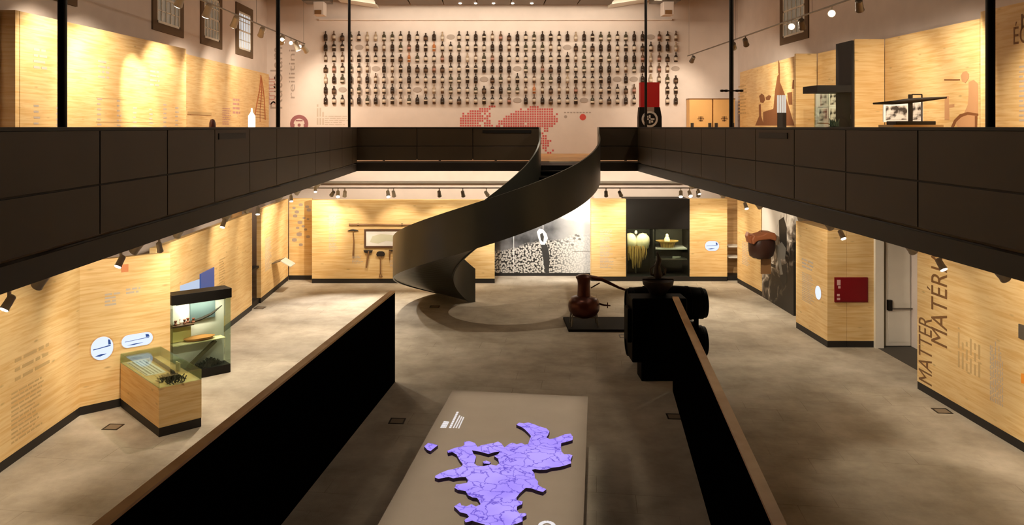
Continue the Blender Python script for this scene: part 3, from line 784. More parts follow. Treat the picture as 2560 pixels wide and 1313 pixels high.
SP = Vector((-6.91, 17.75)); su = Vector((-5.95 + 6.97, 18.6 - 17.75)); SA = math.atan2(su.y, su.x); SL = su.length
e = empty('tall_showcase', (SP.x, SP.y, 0), SA, 'tall glass showcase with a black canopy beside the left panels', 'showcase')
DP = .42
MB().box(-.02, SL + .02, -.02, DP, 1.74, 1.96).build('canopy', M['black'], e, bevel=.006)
MB().box(0, SL, 0, DP - .02, 0, .20).build('base', M['black'], e, bevel=.006)
g = MB()
g.box(0, SL, 0, .012, .2, 1.74); g.box(0, .012, 0.012, DP - .03, .2, 1.74); g.box(SL - .012, SL, .012, DP - .03, .2, 1.74)
g.build('glass_pane', M['glass'], e)
MB().box(.02, SL - .02, DP - .06, DP - .03, .2, 1.74).build('back_board', M['paper'], e)
MB().box(.04, .22, .2, .22, 1.26, 1.62).build('cream_card', M['paper'], e); MB().box(.04, .5, .26, .28, .84, 1.16).build('cream_card', mat('straw_card', lin(224, 204, 130)), e)
MB().box(.03, .5, .05, DP - .07, 1.22, 1.25).build('shelf', M['darkwood'], e)
MB().box(.03, SL - .1, .05, DP - .08, .80, .82).build('shelf', M['wool'], e)
MB().box(.1, SL - .1, .04, .08, 1.715, 1.738).build('lamp_strip', M['metal'], e)
def ins(lx, ly, z):
    p = Vector((SP.x + lx * math.cos(SA) - ly * math.sin(SA), SP.y + lx * math.sin(SA) + ly * math.cos(SA))); return (p.x, p.y, z)
l_ = area(ins(SL / 2, .1, 1.70), (math.radians(20), 0, SA), .9, .05, 16)
o = empty('scythe_blade', ins(.7, .2, 1.28), SA, 'long curved dark blade hung high in the tall showcase', 'blade')
g = MB(); pts = [(-.25, 0, -.02), (0, 0, .02), (.25, 0, .1), (.5, 0, .26)]
g.tube(pts, [.03, .035, .03, .01], 6); g.build('blade', M['iron'], o)
g = MB(); g.box(-.2, .38, .1, .14, .0, .38); g.build('backing_card', mat('slate_card', lin(86, 104, 110)), o)
o = empty('straw_boat', ins(.62, .2, .822), SA, 'flat woven straw tray on the middle showcase shelf', 'tray')
MB().lathe([(.02, 0), (.3, .02), (.36, .07), (.2, .1), (.02, .11)], (.05, 0, 0), 20, sy=.45).build('tray', mat('orange_straw', lin(190, 130, 66), .8), o, smooth=True)
o = empty('reel', ins(.22, .16, 1.252), SA, 'small reddish wooden reels on the upper showcase shelf', 'tool')
g = MB()
for k in range(5): g.lathe([(.03, 0), (.04, .02), (.02, .05), (.035, .1)], (-.1 + .1 * k, .08 * (k % 2), 0), 10)
g.build('reels', mat('red_wood', lin(120, 62, 42)), o)
o = empty('wood_prop', ins(.75, .2, .2), SA, 'slanting dark timber in the bottom of the tall showcase', 'beam')
MB().bar((-.35, 0, .03), (.3, 0, .55), .06, .08).build('timber', mat('olive_wood', lin(104, 94, 66)), o)
o = empty('net_heap', ins(.9, .2, .2), SA, 'heap of dark net on the base of the tall showcase', 'heap')
g = MB(); rnd = random.Random(11)
for i in range(120):
    a = rnd.uniform(0, 2 * PI); rr_ = rnd.uniform(0, .27); x, y = rr_ * 1.2 * math.cos(a), rr_ * .55 * math.sin(a); h = .16 * (1 - rr_ / .3)
    g.bar((x, y, 0.0), (x + rnd.uniform(-.06, .06), y + rnd.uniform(-.06, .06), h + .02), .02, .014)
q = g.build('net', mat('dark_net', lin(60, 58, 48), .9), o); q['kind'] = 'stuff'

# ------------------------------------------------------------------ partitions and map table
PA = math.radians(-8.1)
for (x, y, lab, s) in ((-1.99, 17.9, 'black low partition with wood cap left of the map table', -1), (4.08, 17.3, 'black low partition with wood cap right of the map table', 1)):
    e = empty('low_partition', (x, y, 0), PA, lab, 'partition')
    a, b = (-.12, 0) if s < 0 else (0, .12)
    MB().box(a, b, -13.5, 0, 0, 2.0).build('board', M['partition'], e)
    MB().box(a - .004, b + .004, -13.5, .004, 2.0, 2.035).build('wood_cap', M['wood_cap'], e)

tb = empty('map_table', (-.58, 14.6, 0), PA, 'grey table with a relief map in painted purple projector light', 'table')
TW, TL, TH = 2.46, 5.9, .90
MB().box(0, TW, -TL, 0, TH - .05, TH).build('tabletop', M['tabletop'], tb, bevel=.004)
MB().box(.25, TW - .25, -TL + .25, -.25, 0, TH - .05).build('plinth', M['black'], tb)
def tl(cx_, cy_):
    px = 900 + cx_ / 3.52; py = 940 + cy_ / 3.52
    q = at(px, py, Z=TH + .05)
    d = Vector((q.x + .58, q.y - 14.6)); a = -PA
    return (d.x * math.cos(a) - d.y * math.sin(a), d.x * math.sin(a) + d.y * math.cos(a))
OUT = [(1375,430),(1400,412),(1440,418),(1480,410),(1530,425),(1580,445),(1640,462),(1668,490),(1655,520),(1640,542),(1668,556),(1700,552),(1750,535),(1800,515),(1852,508),(1874,535),(1870,565),(1820,580),(1770,592),(1768,620),(1772,662),(1795,690),(1840,688),(1870,700),(1852,740),(1858,770),(1800,790),(1760,800),(1690,808),(1640,825),(1580,828),(1540,820),(1512,828),(1535,860),(1540,900),(1568,930),(1565,955),(1590,975),(1640,998),(1610,1022),(1560,1010),(1510,990),(1460,985),(1430,1010),(1400,1040),(1375,1075),(1382,1095),(1432,1105),(1425,1130),(1382,1150),(1380,1180),(1402,1210),(1460,1208),(1466,1225),(1430,1245),(1432,1280),(1382,1300),(1330,1315),(1300,1360),(1240,1420),(1180,1400),(1150,1350),(1100,1310),(1040,1292),(985,1275),(930,1290),(918,1270),(960,1240),(940,1215),(880,1200),(850,1170),(828,1150),(882,1115),(892,1140),(940,1148),(980,1128),(1020,1150),(1062,1130),(1042,1090),(1030,1075),(990,1070),(950,1050),(930,1015),(860,1002),(832,985),(845,955),(890,950),(942,942),(950,920),(930,890),(880,892),(820,902),(780,890),(740,897),(690,906),(658,895),(665,878),(720,850),(770,830),(830,818),(890,800),(905,780),(870,730),(850,692),(810,670),(775,678),(768,660),(830,635),(900,620),(920,605),(915,582),(960,574),(1010,590),(1035,625),(1070,610),(1120,600),(1180,590),(1215,578),(1245,595),(1270,630),(1310,600),(1340,588),(1380,602),(1420,590),(1450,605),(1480,600),(1490,570),(1505,530),(1480,500),(1450,470),(1420,450)]
HOLE = [(985,655),(1060,668),(1130,688),(1180,672),(1232,665),(1215,690),(1180,705),(1215,730),(1225,770),(1200,790),(1150,780),(1080,796),(1030,790),(1005,770),(1022,710),(1000,690)]
ISL = [(1080,755),(1110,745),(1152,760),(1140,775),(1090,772)]
WIS = [(565,620),(600,590),(650,600),(686,610),(660,630),(620,662),(590,650)]
def relief_mat():  # purple projector light is put into the emission of the relief
    m = bpy.data.materials.new('painted_projection'); m.use_nodes = True
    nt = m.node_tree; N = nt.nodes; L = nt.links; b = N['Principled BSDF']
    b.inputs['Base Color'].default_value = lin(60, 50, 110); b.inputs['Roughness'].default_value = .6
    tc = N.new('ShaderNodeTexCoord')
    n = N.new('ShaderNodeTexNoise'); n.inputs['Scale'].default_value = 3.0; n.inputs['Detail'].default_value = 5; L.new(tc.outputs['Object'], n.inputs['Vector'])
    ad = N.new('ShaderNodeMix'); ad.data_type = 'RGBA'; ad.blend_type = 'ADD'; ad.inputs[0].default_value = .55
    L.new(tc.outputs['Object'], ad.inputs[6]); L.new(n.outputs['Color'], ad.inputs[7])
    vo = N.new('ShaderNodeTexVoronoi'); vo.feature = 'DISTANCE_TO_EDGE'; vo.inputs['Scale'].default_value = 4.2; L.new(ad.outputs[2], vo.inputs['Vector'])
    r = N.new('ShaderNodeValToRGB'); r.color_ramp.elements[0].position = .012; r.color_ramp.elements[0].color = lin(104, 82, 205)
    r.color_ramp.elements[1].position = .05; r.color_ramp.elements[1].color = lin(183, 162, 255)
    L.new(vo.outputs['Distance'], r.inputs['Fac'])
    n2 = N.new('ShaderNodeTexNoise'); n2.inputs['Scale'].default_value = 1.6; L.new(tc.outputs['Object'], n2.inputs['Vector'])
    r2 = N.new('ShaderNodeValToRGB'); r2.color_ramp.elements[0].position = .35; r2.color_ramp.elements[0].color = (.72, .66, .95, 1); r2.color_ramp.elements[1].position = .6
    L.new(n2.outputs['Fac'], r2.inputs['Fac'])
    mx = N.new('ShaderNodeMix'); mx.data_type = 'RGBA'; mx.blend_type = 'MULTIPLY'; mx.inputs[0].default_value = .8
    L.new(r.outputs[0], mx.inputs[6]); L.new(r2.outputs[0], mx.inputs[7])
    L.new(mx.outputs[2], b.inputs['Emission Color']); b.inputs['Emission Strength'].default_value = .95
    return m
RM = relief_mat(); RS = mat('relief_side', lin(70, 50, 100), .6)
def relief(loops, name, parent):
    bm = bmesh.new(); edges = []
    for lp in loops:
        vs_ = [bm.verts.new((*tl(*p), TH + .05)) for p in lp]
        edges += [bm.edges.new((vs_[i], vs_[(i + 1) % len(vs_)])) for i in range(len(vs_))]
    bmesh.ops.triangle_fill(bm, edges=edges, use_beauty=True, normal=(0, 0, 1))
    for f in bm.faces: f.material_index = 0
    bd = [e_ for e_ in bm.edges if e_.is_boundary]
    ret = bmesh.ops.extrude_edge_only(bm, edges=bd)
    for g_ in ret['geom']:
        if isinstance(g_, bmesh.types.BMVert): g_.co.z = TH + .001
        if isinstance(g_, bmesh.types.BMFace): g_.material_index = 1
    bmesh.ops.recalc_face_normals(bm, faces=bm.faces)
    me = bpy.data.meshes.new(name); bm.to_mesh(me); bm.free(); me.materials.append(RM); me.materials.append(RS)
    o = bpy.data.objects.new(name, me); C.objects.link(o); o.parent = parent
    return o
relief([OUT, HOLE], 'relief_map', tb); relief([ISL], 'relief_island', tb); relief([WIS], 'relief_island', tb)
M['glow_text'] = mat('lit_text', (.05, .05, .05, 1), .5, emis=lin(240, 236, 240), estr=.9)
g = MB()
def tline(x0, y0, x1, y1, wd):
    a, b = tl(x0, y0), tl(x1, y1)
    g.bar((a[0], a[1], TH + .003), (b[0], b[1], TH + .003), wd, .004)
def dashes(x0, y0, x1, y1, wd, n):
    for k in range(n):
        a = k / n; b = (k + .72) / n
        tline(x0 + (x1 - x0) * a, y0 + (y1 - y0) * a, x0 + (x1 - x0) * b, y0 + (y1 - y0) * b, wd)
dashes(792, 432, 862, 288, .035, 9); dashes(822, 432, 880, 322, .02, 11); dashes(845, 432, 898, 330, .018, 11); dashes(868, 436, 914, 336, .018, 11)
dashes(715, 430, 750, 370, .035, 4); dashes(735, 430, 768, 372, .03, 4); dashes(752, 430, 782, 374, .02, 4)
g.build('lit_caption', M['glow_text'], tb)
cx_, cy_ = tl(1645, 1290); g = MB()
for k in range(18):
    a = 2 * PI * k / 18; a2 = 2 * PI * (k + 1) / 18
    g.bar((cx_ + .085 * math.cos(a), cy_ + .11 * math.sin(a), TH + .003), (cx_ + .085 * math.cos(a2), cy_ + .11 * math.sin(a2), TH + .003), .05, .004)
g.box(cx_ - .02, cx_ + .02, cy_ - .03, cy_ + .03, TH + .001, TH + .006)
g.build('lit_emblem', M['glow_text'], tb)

# ------------------------------------------------------------------ still and casks
pb_ = empty('display_platform', (2.35, 22.25, 0), 0, 'thin dark platform under the copper still', 'platform')
MB().box(0, 2.1, 0, 1.5, 0, .07).build('deck', mat('deck_black', lin(24, 19, 15), .8, spec=.05), pb_, bevel=.005)
sx_, sy_ = 2.84, 22.75
e = empty('copper_still', (sx_, sy_, .074), 0, 'brown copper pot still with a round belly and tall neck', 'still')
MB().lathe([(.02, .22), (.22, .23), (.36, .30), (.43, .42), (.45, .55), (.43, .68), (.36, .78), (.24, .82), (.19, .84)], n=32).build('pot', M['copper'], e, smooth=True)
MB().lathe([(.19, .84), (.18, 1.0), (.175, 1.18), (.19, 1.28), (.23, 1.34), (.23, 1.38), (.15, 1.43), (.02, 1.45)], n=28).build('neck', M['copper'], e, smooth=True)
g = MB(); g.tube([(.42, -.05, .62), (.56, -.08, .58), (.74, -.1, .57)], [.03, .025, .02], 10); g.tube([(.66, -.1, .5), (.66, -.1, .66)], .014, 8); g.build('tap', M['copper'], e, smooth=True)
MB().tube([(.15, 0, 1.36), (.5, 0, 1.30), (1.0, -.0, 1.06), (1.45, -.1, .92)], [.07, .055, .035, .022], 12).build('swan_neck_pipe', M['copper'], e, smooth=True)
MB().tube([(.2, 0, 1.05), (.32, 0, 1.12), (.45, -.02, 1.2)], .018, 8).build('handle', M['copper'], e, smooth=True)
for (a, b) in ((-.34, -.22), (.34, -.22), (-.34, .25), (.34, .25)):
    MB().bar((a * 1.1, b, 0), (a, b * .9, .36), .03, .03).build('leg', M['metal'], e)
g = MB(); g.bar((-.37, -.22, .26), (.37, -.22, .26), .025, .025); g.bar((-.37, .25, .26), (.37, .25, .26), .025, .025); g.build('stretcher', M['metal'], e)
# two lying casks on a rack with a tub and iron press in front
def cask(loc, label):
    e = empty('cask', loc, 0, label, 'cask')
    prof = []
    for k in range(15):
        t = k / 14; x = -.93 + 1.86 * t; r_ = .34 + .075 * math.sin(PI * t) ** .8 if 0 < t < 1 else .34
        prof.append((r_, x))
    prof = [(.30, -.90), (.31, -.93)] + prof + [(.31, .93), (.30, .90)]
    MB().lathe(prof, n=36, axis='X').build('staves', M['cask'], e, smooth=True)
    for hx in (-.82, -.5, .5, .82):
        r_ = .34 + .075 * math.sin(PI * (hx + .93) / 1.86) ** .8
        MB().lathe([(r_ + .002, hx - .035), (r_ + .009, hx - .03), (r_ + .009, hx + .03), (r_ + .002, hx + .035)], n=36, axis='X').build('hoop', M['cask'], e)
    return e
ck = 4.32
cask((ck, 19.0, 1.52), 'upper of the two black casks stacked by the right partition')
cask((ck, 19.0, .62), 'lower of the two black casks stacked by the right partition')
rk = empty('cask_rack', (ck, 19.0, 0), 0, 'black timber rack carrying the two stacked casks', 'rack')
for sx2 in (-.6, .6):
    for sy2 in (-.44, .44): MB().box(sx2 - .05, sx2 + .05, sy2 - .04, sy2 + .04, 0, 1.3).build('upright', M['cask'], rk)
    MB().box(sx2 - .05, sx2 + .05, -.4, .4, .1, .19).build('cross_beam', M['cask'], rk)
    MB().box(sx2 - .05, sx2 + .05, -.4, .4, 1.04, 1.10).build('cross_beam', M['cask'], rk)
tk = empty('black_tank', (3.95, 18.15, 0), 0, 'tall black timber tank standing in front of the casks', 'tank')
MB().box(-.42, .55, -.22, .3, 0, .42).build('foot', M['cask'], tk, bevel=.02)
MB().box(-.63, .6, -.24, .35, .42, 1.86).build('tub', M['cask'], tk, bevel=.03)
MB().box(-.72, -.63, -.15, .3, .85, 1.6).build('side_box', M['cask'], tk, bevel=.01)
hp = empty('iron_funnel', (4.0, 18.4, 1.98), 0, 'black iron funnel on top of the casks', 'funnel')
MB().lathe([(.18, -.12), (.24, .0), (.34, .1), (.36, .2), (.33, .2), (.22, .06), (.1, .02)], n=24).build('bowl', M['iron'], hp, smooth=True)
g = MB(); g.box(-.36, .36, -.02, .02, .2, .24); g.build('cross_bar', M['iron'], hp)
hd = empty('iron_finial', (4.0, 18.4, 2.2), 0, 'twisted black iron finial rising above the funnel', 'ornament')
g = MB(); g.tube([(0, 0, 0), (.0, 0, .12), (-.02, 0, .3), (.03, 0, .45), (-.01, 0, .62)], [.06, .11, .07, .06, .015], 10)
g.build('stem', M['iron'], hd, smooth=True)
for s in (-1, 1): MB().tube([(0, 0, .05), (s * .16, 0, .12), (s * .17, 0, .24), (s * .06, 0, .34)], [.035, .03, .025, .01], 8).build('curl', M['iron'], hd, smooth=True)
MB().lathe([(.001, -.03), (.03, 0), (.001, .03)], (-.01, 0, .62), 10).build('tip', M['iron'], hd)

# floor boxes
for (px, py, lab) in ((283, 1068, 'small square floor box by the table showcase'), (993, 1053, 'dark floor box between left partition and map table'),
                      (1087, 767, 'floor box beside the foot of the spiral stair'), (2355, 1028, 'floor box next to the near right birch panel'),
                      (1686, 1042, 'dark floor box at the right partition base'), (1562, 841, 'small floor plate between still platform and tank'), (650, 770, 'floor box at the foot of the left wall recess')):
    q = at(px, py, Z=0)
    e = empty('floor_box', (q.x, q.y, 0), PA * .5, lab, 'floor box')
    g = MB()
    for b_ in ((-.15, .15, -.15, -.12), (-.15, .15, .12, .15), (-.15, -.12, -.12, .12), (.12, .15, -.12, .12)): g.box(*b_, 0, .008)
    g.build('rim', M['iron'], e); MB().box(-.12, .12, -.12, .12, 0, .005).build('lid', M['floorlid'], e)

# ------------------------------------------------------------------ upper level, left
Z2, ZU = ZM + .012, 8.0
r, L_ = board('exhibition_screen', 'panel', (-9.5, 15.7), (-9.2, 15.7), Z2, ZU, 'short return of the near left gallery panel', base=False)
r, L_ = board('exhibition_screen', 'panel', (-9.2, 15.86), (-8.75, 23.5), Z2, ZU, 'brightly lit birch panel on the left gallery with faint signatures', base=False)
MB().box(L_ - .16, L_, .14, .6, 0, ZU - Z2).build('end_return', M['wood'], r)
mb = MB()
for (px, py) in ((84, 120), (245, 150), (375, 175)): lines(mb, *on(r, px, py), .6, 4, .12, .05)
for (px, py) in ((84, 262), (140, 268), (243, 245), (292, 250), (332, 268), (373, 272), (408, 260), (438, 268)): lines(mb, *on(r, px, py), .22, 6, .12, .04)
mb.build('lettering', M['ink_faint'], r)
mb = MB(); x, z = on(r, 240, 245); x2, z2_ = on(r, 455, 308); mb.box(x, x + 1.4, -.003, .001, z, z + .012); mb.box(x, x2, -.003, .001, z2_, z2_ + .012); mb.build('printed_line', M['ink_soft'], r)
r, L_ = board('exhibition_screen', 'panel', (-9.36, 24.0), (-9.36, 34.8), Z2, ZU, 'far left gallery panel in orange birch with a printed net', base=False, th=.12)
lp2 = r
mb = MB(); x, z = on(r, 468, 281); mb.box(x, x + 2.2, -.02, .001, z - .06, z + .03); mb.build('printed_bar', M['ink_soft'], r)
mb = MB(); lines(mb, *on(r, 556, 270), 1.0, 8, .08, .03); lines(mb, *on(r, 582, 246), 1.0, 4, .16, .08); mb.build('lettering', M['ink_pink'], r)
g = MB()   # tall printed net shape
def seg(a, b, wd=.07):
    xa_, za = on(lp2, *a); xb_, zb_ = on(lp2, *b); g.bar((xa_, -.004, za), (xb_, -.004, zb_), wd, .005)
NET = [(651, 188), (656, 215), (660, 250), (662, 300)], [(651, 188), (648, 225), (641, 260), (634, 300)], [(651, 188), (653, 230), (650, 270), (650, 305)]
for ln in NET:
    for i in range(len(ln) - 1): seg(ln[i], ln[i + 1])
for i in range(12): seg((648 - i * 1.1, 215 + i * 7), (656 + i * .5, 219 + i * 7), .035)
g.build('printed_figure', mat('net_ink', lin(170, 104, 66)), r)

# dark head shaped carving and glowing bottle display on plinths behind the left railing
def plinth(loc, w_, h_, label, m=None):
    e = empty('display_plinth', loc, 0, label, 'plinth'); MB().box(-w_ / 2, w_ / 2, -w_ / 2, w_ / 2, 0, h_).build('body', m or M['wood'], e, bevel=.004); return e
q = at(531, 318, 20.5); plinth((q.x, 20.5, Z2), .34, .95, 'small plinth under the dark carved head')
e = empty('egg_carving', (q.x, 20.5, Z2 + .95), 0, 'dark reddish egg shaped carved head on the left gallery', 'carving')
MB().lathe([(.03, 0), (.05, .03), (.04, .07), (.07, .13), (.085, .22), (.08, .32), (.05, .4), (.001, .42)], n=20).build('head', mat('dark_red_wood', lin(70, 30, 26), .4), e, smooth=True)
q = at(632, 318, 22.0); plinth((q.x + .1, 22.0, Z2), .7, .98, 'plinth under the white glowing cylinder on the left gallery')
e = empty('tray', (q.x + .1, 22.0, Z2 + .98), 0, 'shallow dark tray on the left gallery plinth', 'tray')
MB().lathe([(.28, 0), (.34, .05), (.42, .09), (.40, .1), (.3, .05), (.02, .03)], n=28).build('dish', M['iron'], e, smooth=True)
e = empty('glowing_cylinder', (q.x - .03, 22.0, Z2 + 1.02), 0, 'bright white glass cylinder standing in the dark tray', 'lamp')
MB().lathe([(.09, 0), (.095, .05), (.095, .45), (.06, .5), (.025, .56), (.02, .66)], n=20).build('glass_body', mat('glow_white', (.05, .05, .05, 1), .3, emis=(1, .95, .85, 1), estr=2.2), e, smooth=True)

# ------------------------------------------------------------------ upper level, right
BR = [((10.75, 33.6), (10.05, 25.75)), ((9.75, 25.0), (10.4, 25.0)), ((10.4, 24.95), (10.45, 21.3)), ((9.69, 20.9), (10.46, 20.9)), ((10.47, 20.89), (10.5, 16.95)), ((9.9, 15.95), (9.92, 8.0))]
LB = ['far right gallery panel printed with brown figures', 'narrow gallery panel behind the black canopy', 'gallery panel hung with four old photographs',
      'gallery panel right beside the black flue', 'gallery panel behind the black scale', 'near right gallery panel with black lettering']
boards = []
for (a, b), lab in zip(BR, LB):
    r, L_ = board('exhibition_screen', 'panel', a, b, Z2, ZU, lab, base=False, th=.12); boards.append(r)
M['fig'] = mat('figure_ink', lin(134, 84, 46), .7); M['fig_soft'] = mat('figure_ink_soft', lin(204, 156, 112), .7)
r = boards[0]
def onp(r, pts): return [on(r, *p) for p in pts]
def print_fig(r, polys, m, y=-.006):
    g = MB()
    for p in polys: g.plate(onp(r, p), y, .001)
    return g.build('printed_figure', m, r)
print_fig(r, [[(1944, 190), (1950, 182), (1950, 205), (1964, 240), (1986, 314), (1920, 314), (1934, 270), (1938, 225)],
              [(1946, 150), (1949, 158), (1950, 184), (1946, 184)]], M['fig'])
print_fig(r, [[(1898, 240), (1904, 234), (1910, 238), (1913, 250), (1908, 258), (1901, 256)], [(1914, 244), (1922, 238), (1928, 240), (1924, 250), (1916, 250)],
              [(1897, 262), (1902, 260), (1903, 290), (1910, 314), (1888, 314), (1898, 290)], [(1908, 280), (1935, 272), (1940, 314), (1908, 314)], [(1968, 232), (1980, 230), (1981, 262), (1972, 262)], [(1982, 200), (1985, 200), (1985, 222), (1980, 222)]], M['fig'], -.004)
mb = MB(); lines(mb, *on(r, 1846, 216), 1.6, 9, .14, .06); mb.build('lettering', M['ink_soft'], r)
wn = empty('lit_panel', (8.4, 22.9, Z2), 0, 'white lit slotted panel before the brown printed figures', 'lamp')
q0, q1 = at(1943, 282, 22.9), at(1966, 238, 22.9)
wn.location.x = (q0.x + q1.x) / 2
g = MB()
for k in range(4): g.box(-.13 + k * .068, -.13 + k * .068 + .042, -.02, .02, q0.z - Z2, q1.z - Z2)
g.build('light_slats', mat('slat_glow', (.05, .05, .05, 1), .4, emis=(1, .93, .8, 1), estr=.62), wn)
MB().box(-.12, .12, -.03, .03, 0, q0.z - Z2).build('post', M['iron'], wn)
# cabinets at the far right
for (a, b, lab) in ((1723, 1781, 'left of two low orange cabinets by the far right corner'), (1783, 1838, 'right of two low orange cabinets by the far right corner')):
    x0 = (a - CX) * 34.4 / F; x1 = (b - CX) * 34.4 / F
    e = empty('low_cabinet', (x0, 34.4, Z2), 0, lab, 'cabinet')
    MB().box(.01, x1 - x0 - .01, 0, .5, .08, 2.35).build('body', mat('orange_ply', lin(226, 176, 108), .5), e, bevel=.005)
    MB().box(0, x1 - x0, -.02, .52, 2.35, 2.40).build('top', M['midwood'], e)
    w2 = (x1 - x0) / 2
    g = MB(); g.box(w2 - .14, w2 + .14, -.012, 0, 1.5, 1.54); g.box(w2 - .09, w2 + .09, -.012, 0, 1.42, 1.46); g.box(w2 - .02, w2 + .02, -.012, 0, 1.4, 1.62); g.box(w2 - .11, w2 + .11, -.012, 0, 1.58, 1.61); g.build('emblem', M['ink'], e)
    for fx in (.12, x1 - x0 - .12): MB().box(fx - .06, fx + .06, -.06, 0, 1.12, 1.34).build('bracket', M['iron'], e)
    for fx in (.1, x1 - x0 - .1): MB().box(fx - .05, fx + .05, .02, .48, 0, .08).build('foot', M['iron'], e)
# black flue with canopy showcase
yf = 20.4
XF = at(2135, 318, yf).x; DF = .92
e = empty('canopy_showcase', (XF, yf, Z2), 0, 'black flue and canopy over a glass case on the right gallery', 'showcase')
zc0, zc1 = at(0, 231, yf).z - Z2, at(0, 213, yf).z - Z2
cxl = at(2043, 220, yf).x - XF
MB().box(-.06, 0, 0, DF, 0, at(0, 101, yf).z - Z2).build('flue', M['black'], e)
MB().box(cxl, -.06, 0, DF, zc0, zc1).build('canopy', M['black'], e, bevel=.004)
g = MB(); g.box(cxl + .3, -.07, .02, .035, .6, zc0); g.box(cxl + .3, cxl + .315, .035, DF, .6, zc0); g.build('glass_pane', M['glass'], e)
MB().box(cxl + .3, -.065, .02, DF, 0, .6).build('base', M['wood'], e)
e = empty('dried_plant', (XF - .3, yf + .45, Z2 + .6), 0, 'dark dried plant model under the black canopy', 'plant')
g = MB(); rnd = random.Random(4)
for i in range(60):
    a = rnd.uniform(0, 2 * PI); g.tube([(0, 0, 0), (.08 * math.cos(a), .08 * math.sin(a), .5 + .2 * rnd.random()), (.12 * math.cos(a), .12 * math.sin(a), .55 + .25 * rnd.random())], [.012, .025, .004], 5)
g.build('leaves', mat('dark_plant', lin(60, 62, 50), .7), e)
MB().lathe([(.24, 0), (.24, .4), (.2, .56), (.04, .6)], n=20).build('mound', M['iron'], e)
# photographs on board 3
r = boards[2]
def old(N, L, v):
    no = N.new('ShaderNodeTexNoise'); no.inputs['Scale'].default_value = 6; no.inputs['Detail'].default_value = 5; L.new(v, no.inputs['Vector'])
    r_ = N.new('ShaderNodeValToRGB'); r_.color_ramp.elements[0].position = .42; r_.color_ramp.elements[0].color = lin(60, 52, 46); r_.color_ramp.elements[1].position = .56; r_.color_ramp.elements[1].color = lin(216, 206, 196)
    L.new(no.outputs['Fac'], r_.inputs['Fac']); return r_.outputs[0]
M['oldphoto'] = ramp_pic('old_photo', old)
names = (('upper left', 2048, 232, 2068, 266), ('upper right', 2073, 228, 2094, 264), ('lower left', 2046, 270, 2069, 304), ('lower right', 2073, 269, 2092, 306))
for (nm, a, b, c_, d_) in names:
    Yp = 23.0; q0 = at(a, d_, Yp); q1 = at(c_, b, Yp)
    e = empty('old_photograph', (q0.x, Yp, q0.z), 0, nm + ' old photograph under the black canopy', 'photograph', 'photographs beneath the canopy')
    MB().box(-.03, q1.x - q0.x + .03, 0, .03, -.03, q1.z - q0.z + .03).build('mount', M['paper'], e)
    MB().box(.025, q1.x - q0.x - .025, -.006, 0, .025, q1.z - q0.z - .025).build('print', M['oldphoto'], e)
q0 = at(2040, 318, 23.03); q1 = at(2100, 222, 23.03)
e = empty('photo_board', (q0.x, 23.032, Z2), 0, 'white board carrying the four old photographs', 'board')
MB().box(0, q1.x - q0.x, 0, .06, 0, q1.z - Z2).build('board', M['paper'], e)
# black scale on its plinth
yb = 16.2
q = at(2276, 318, yb); xs = q.x
zb_ = at(0, 312, yb).z
e = empty('display_plinth', (xs, yb, Z2), 0, 'plinth under the black beam scale', 'plinth'); MB().box(-.5, .5, -.3, .3, 0, zb_ - Z2).build('body', M['wood'], e)
e = empty('beam_scale', (xs, yb, zb_), 0, 'black antique beam scale on the right gallery', 'scale')
dz = lambda py: at(0, py, yb).z - zb_
dx = lambda px: at(px, 0, yb).x - xs
MB().box(dx(2228), dx(2326), -.2, .2, 0, dz(303)).build('base', M['iron'], e, bevel=.01)
MB().box(dx(2272), dx(2280), -.03, .03, dz(303), dz(236)).build('column', M['iron'], e)
g = MB(); g.tube([(dx(2183), 0, dz(259)), (dx(2230), 0, dz(257)), (dx(2276), 0, dz(252)), (dx(2320), 0, dz(248)), (dx(2366), 0, dz(244))], [.018, .04, .055, .04, .02], 10); g.build('beam', M['iron'], e, smooth=True)
g = MB()
for a, b in (((2281, 236), (2306, 236)), ((2306, 236), (2306, 303))): g.bar((dx(a[0]), .02, dz(a[1])), (dx(b[0]), .02, dz(b[1])), .02, .02)
g.build('frame_rod', M['iron'], e)
# two pictures behind the scale
for (a, b, c_, d_, lab) in ((2212, 262, 2270, 302, 'left photograph behind the black scale'), (2279, 256, 2304, 302, 'right photograph behind the black scale')):
    Yp = 17.6; q0 = at(a, d_, Yp); q1 = at(c_, b, Yp)
    e = empty('old_photograph', (q0.x, Yp, q0.z), 0, lab, 'photograph')
    MB().box(-.03, q1.x - q0.x + .03, 0, .03, -.03, q1.z - q0.z + .03).build('mount', M['paper'], e)
    MB().box(.02, q1.x - q0.x - .02, -.006, 0, .02, q1.z - q0.z - .02).build('print', M['oldphoto'], e)
    g = MB(); g.box(.1, .14, .03, .06, Z2 - q0.z, q1.z - q0.z); g.build('easel_leg', M['metal'], e)
# bent worker print and near lettering
r = boards[4]
print_fig(r, [[(2402, 190), (2408, 180), (2416, 178), (2423, 186), (2422, 196), (2414, 208), (2406, 204)],
              [(2422, 205), (2434, 200), (2446, 210), (2446, 285), (2438, 318), (2420, 318), (2395, 318), (2385, 300), (2410, 285), (2420, 262), (2422, 235)]], M['fig_soft'])
print_fig(r, [[(2378, 318), (2386, 300), (2400, 286), (2420, 280), (2446, 284), (2446, 290), (2420, 287), (2404, 293), (2392, 304), (2385, 318)],
              [(2361, 198), (2400, 198), (2400, 201), (2361, 201)], [(2438, 290), (2444, 290), (2443, 318), (2438, 318)]], M['fig'], -.008)
print_fig(r, [[(2362, 250), (2366, 240), (2372, 240), (2374, 300), (2362, 300)], [(2372, 262), (2386, 260), (2386, 268), (2372, 270)]], M['fig_soft'], -.005)
r = boards[5]
x, z = on(r, 2534, 112); x2, _ = on(r, 2595, 112); fit_text('ÉCU', r, x, x2, z, z + .42, M['ink'])
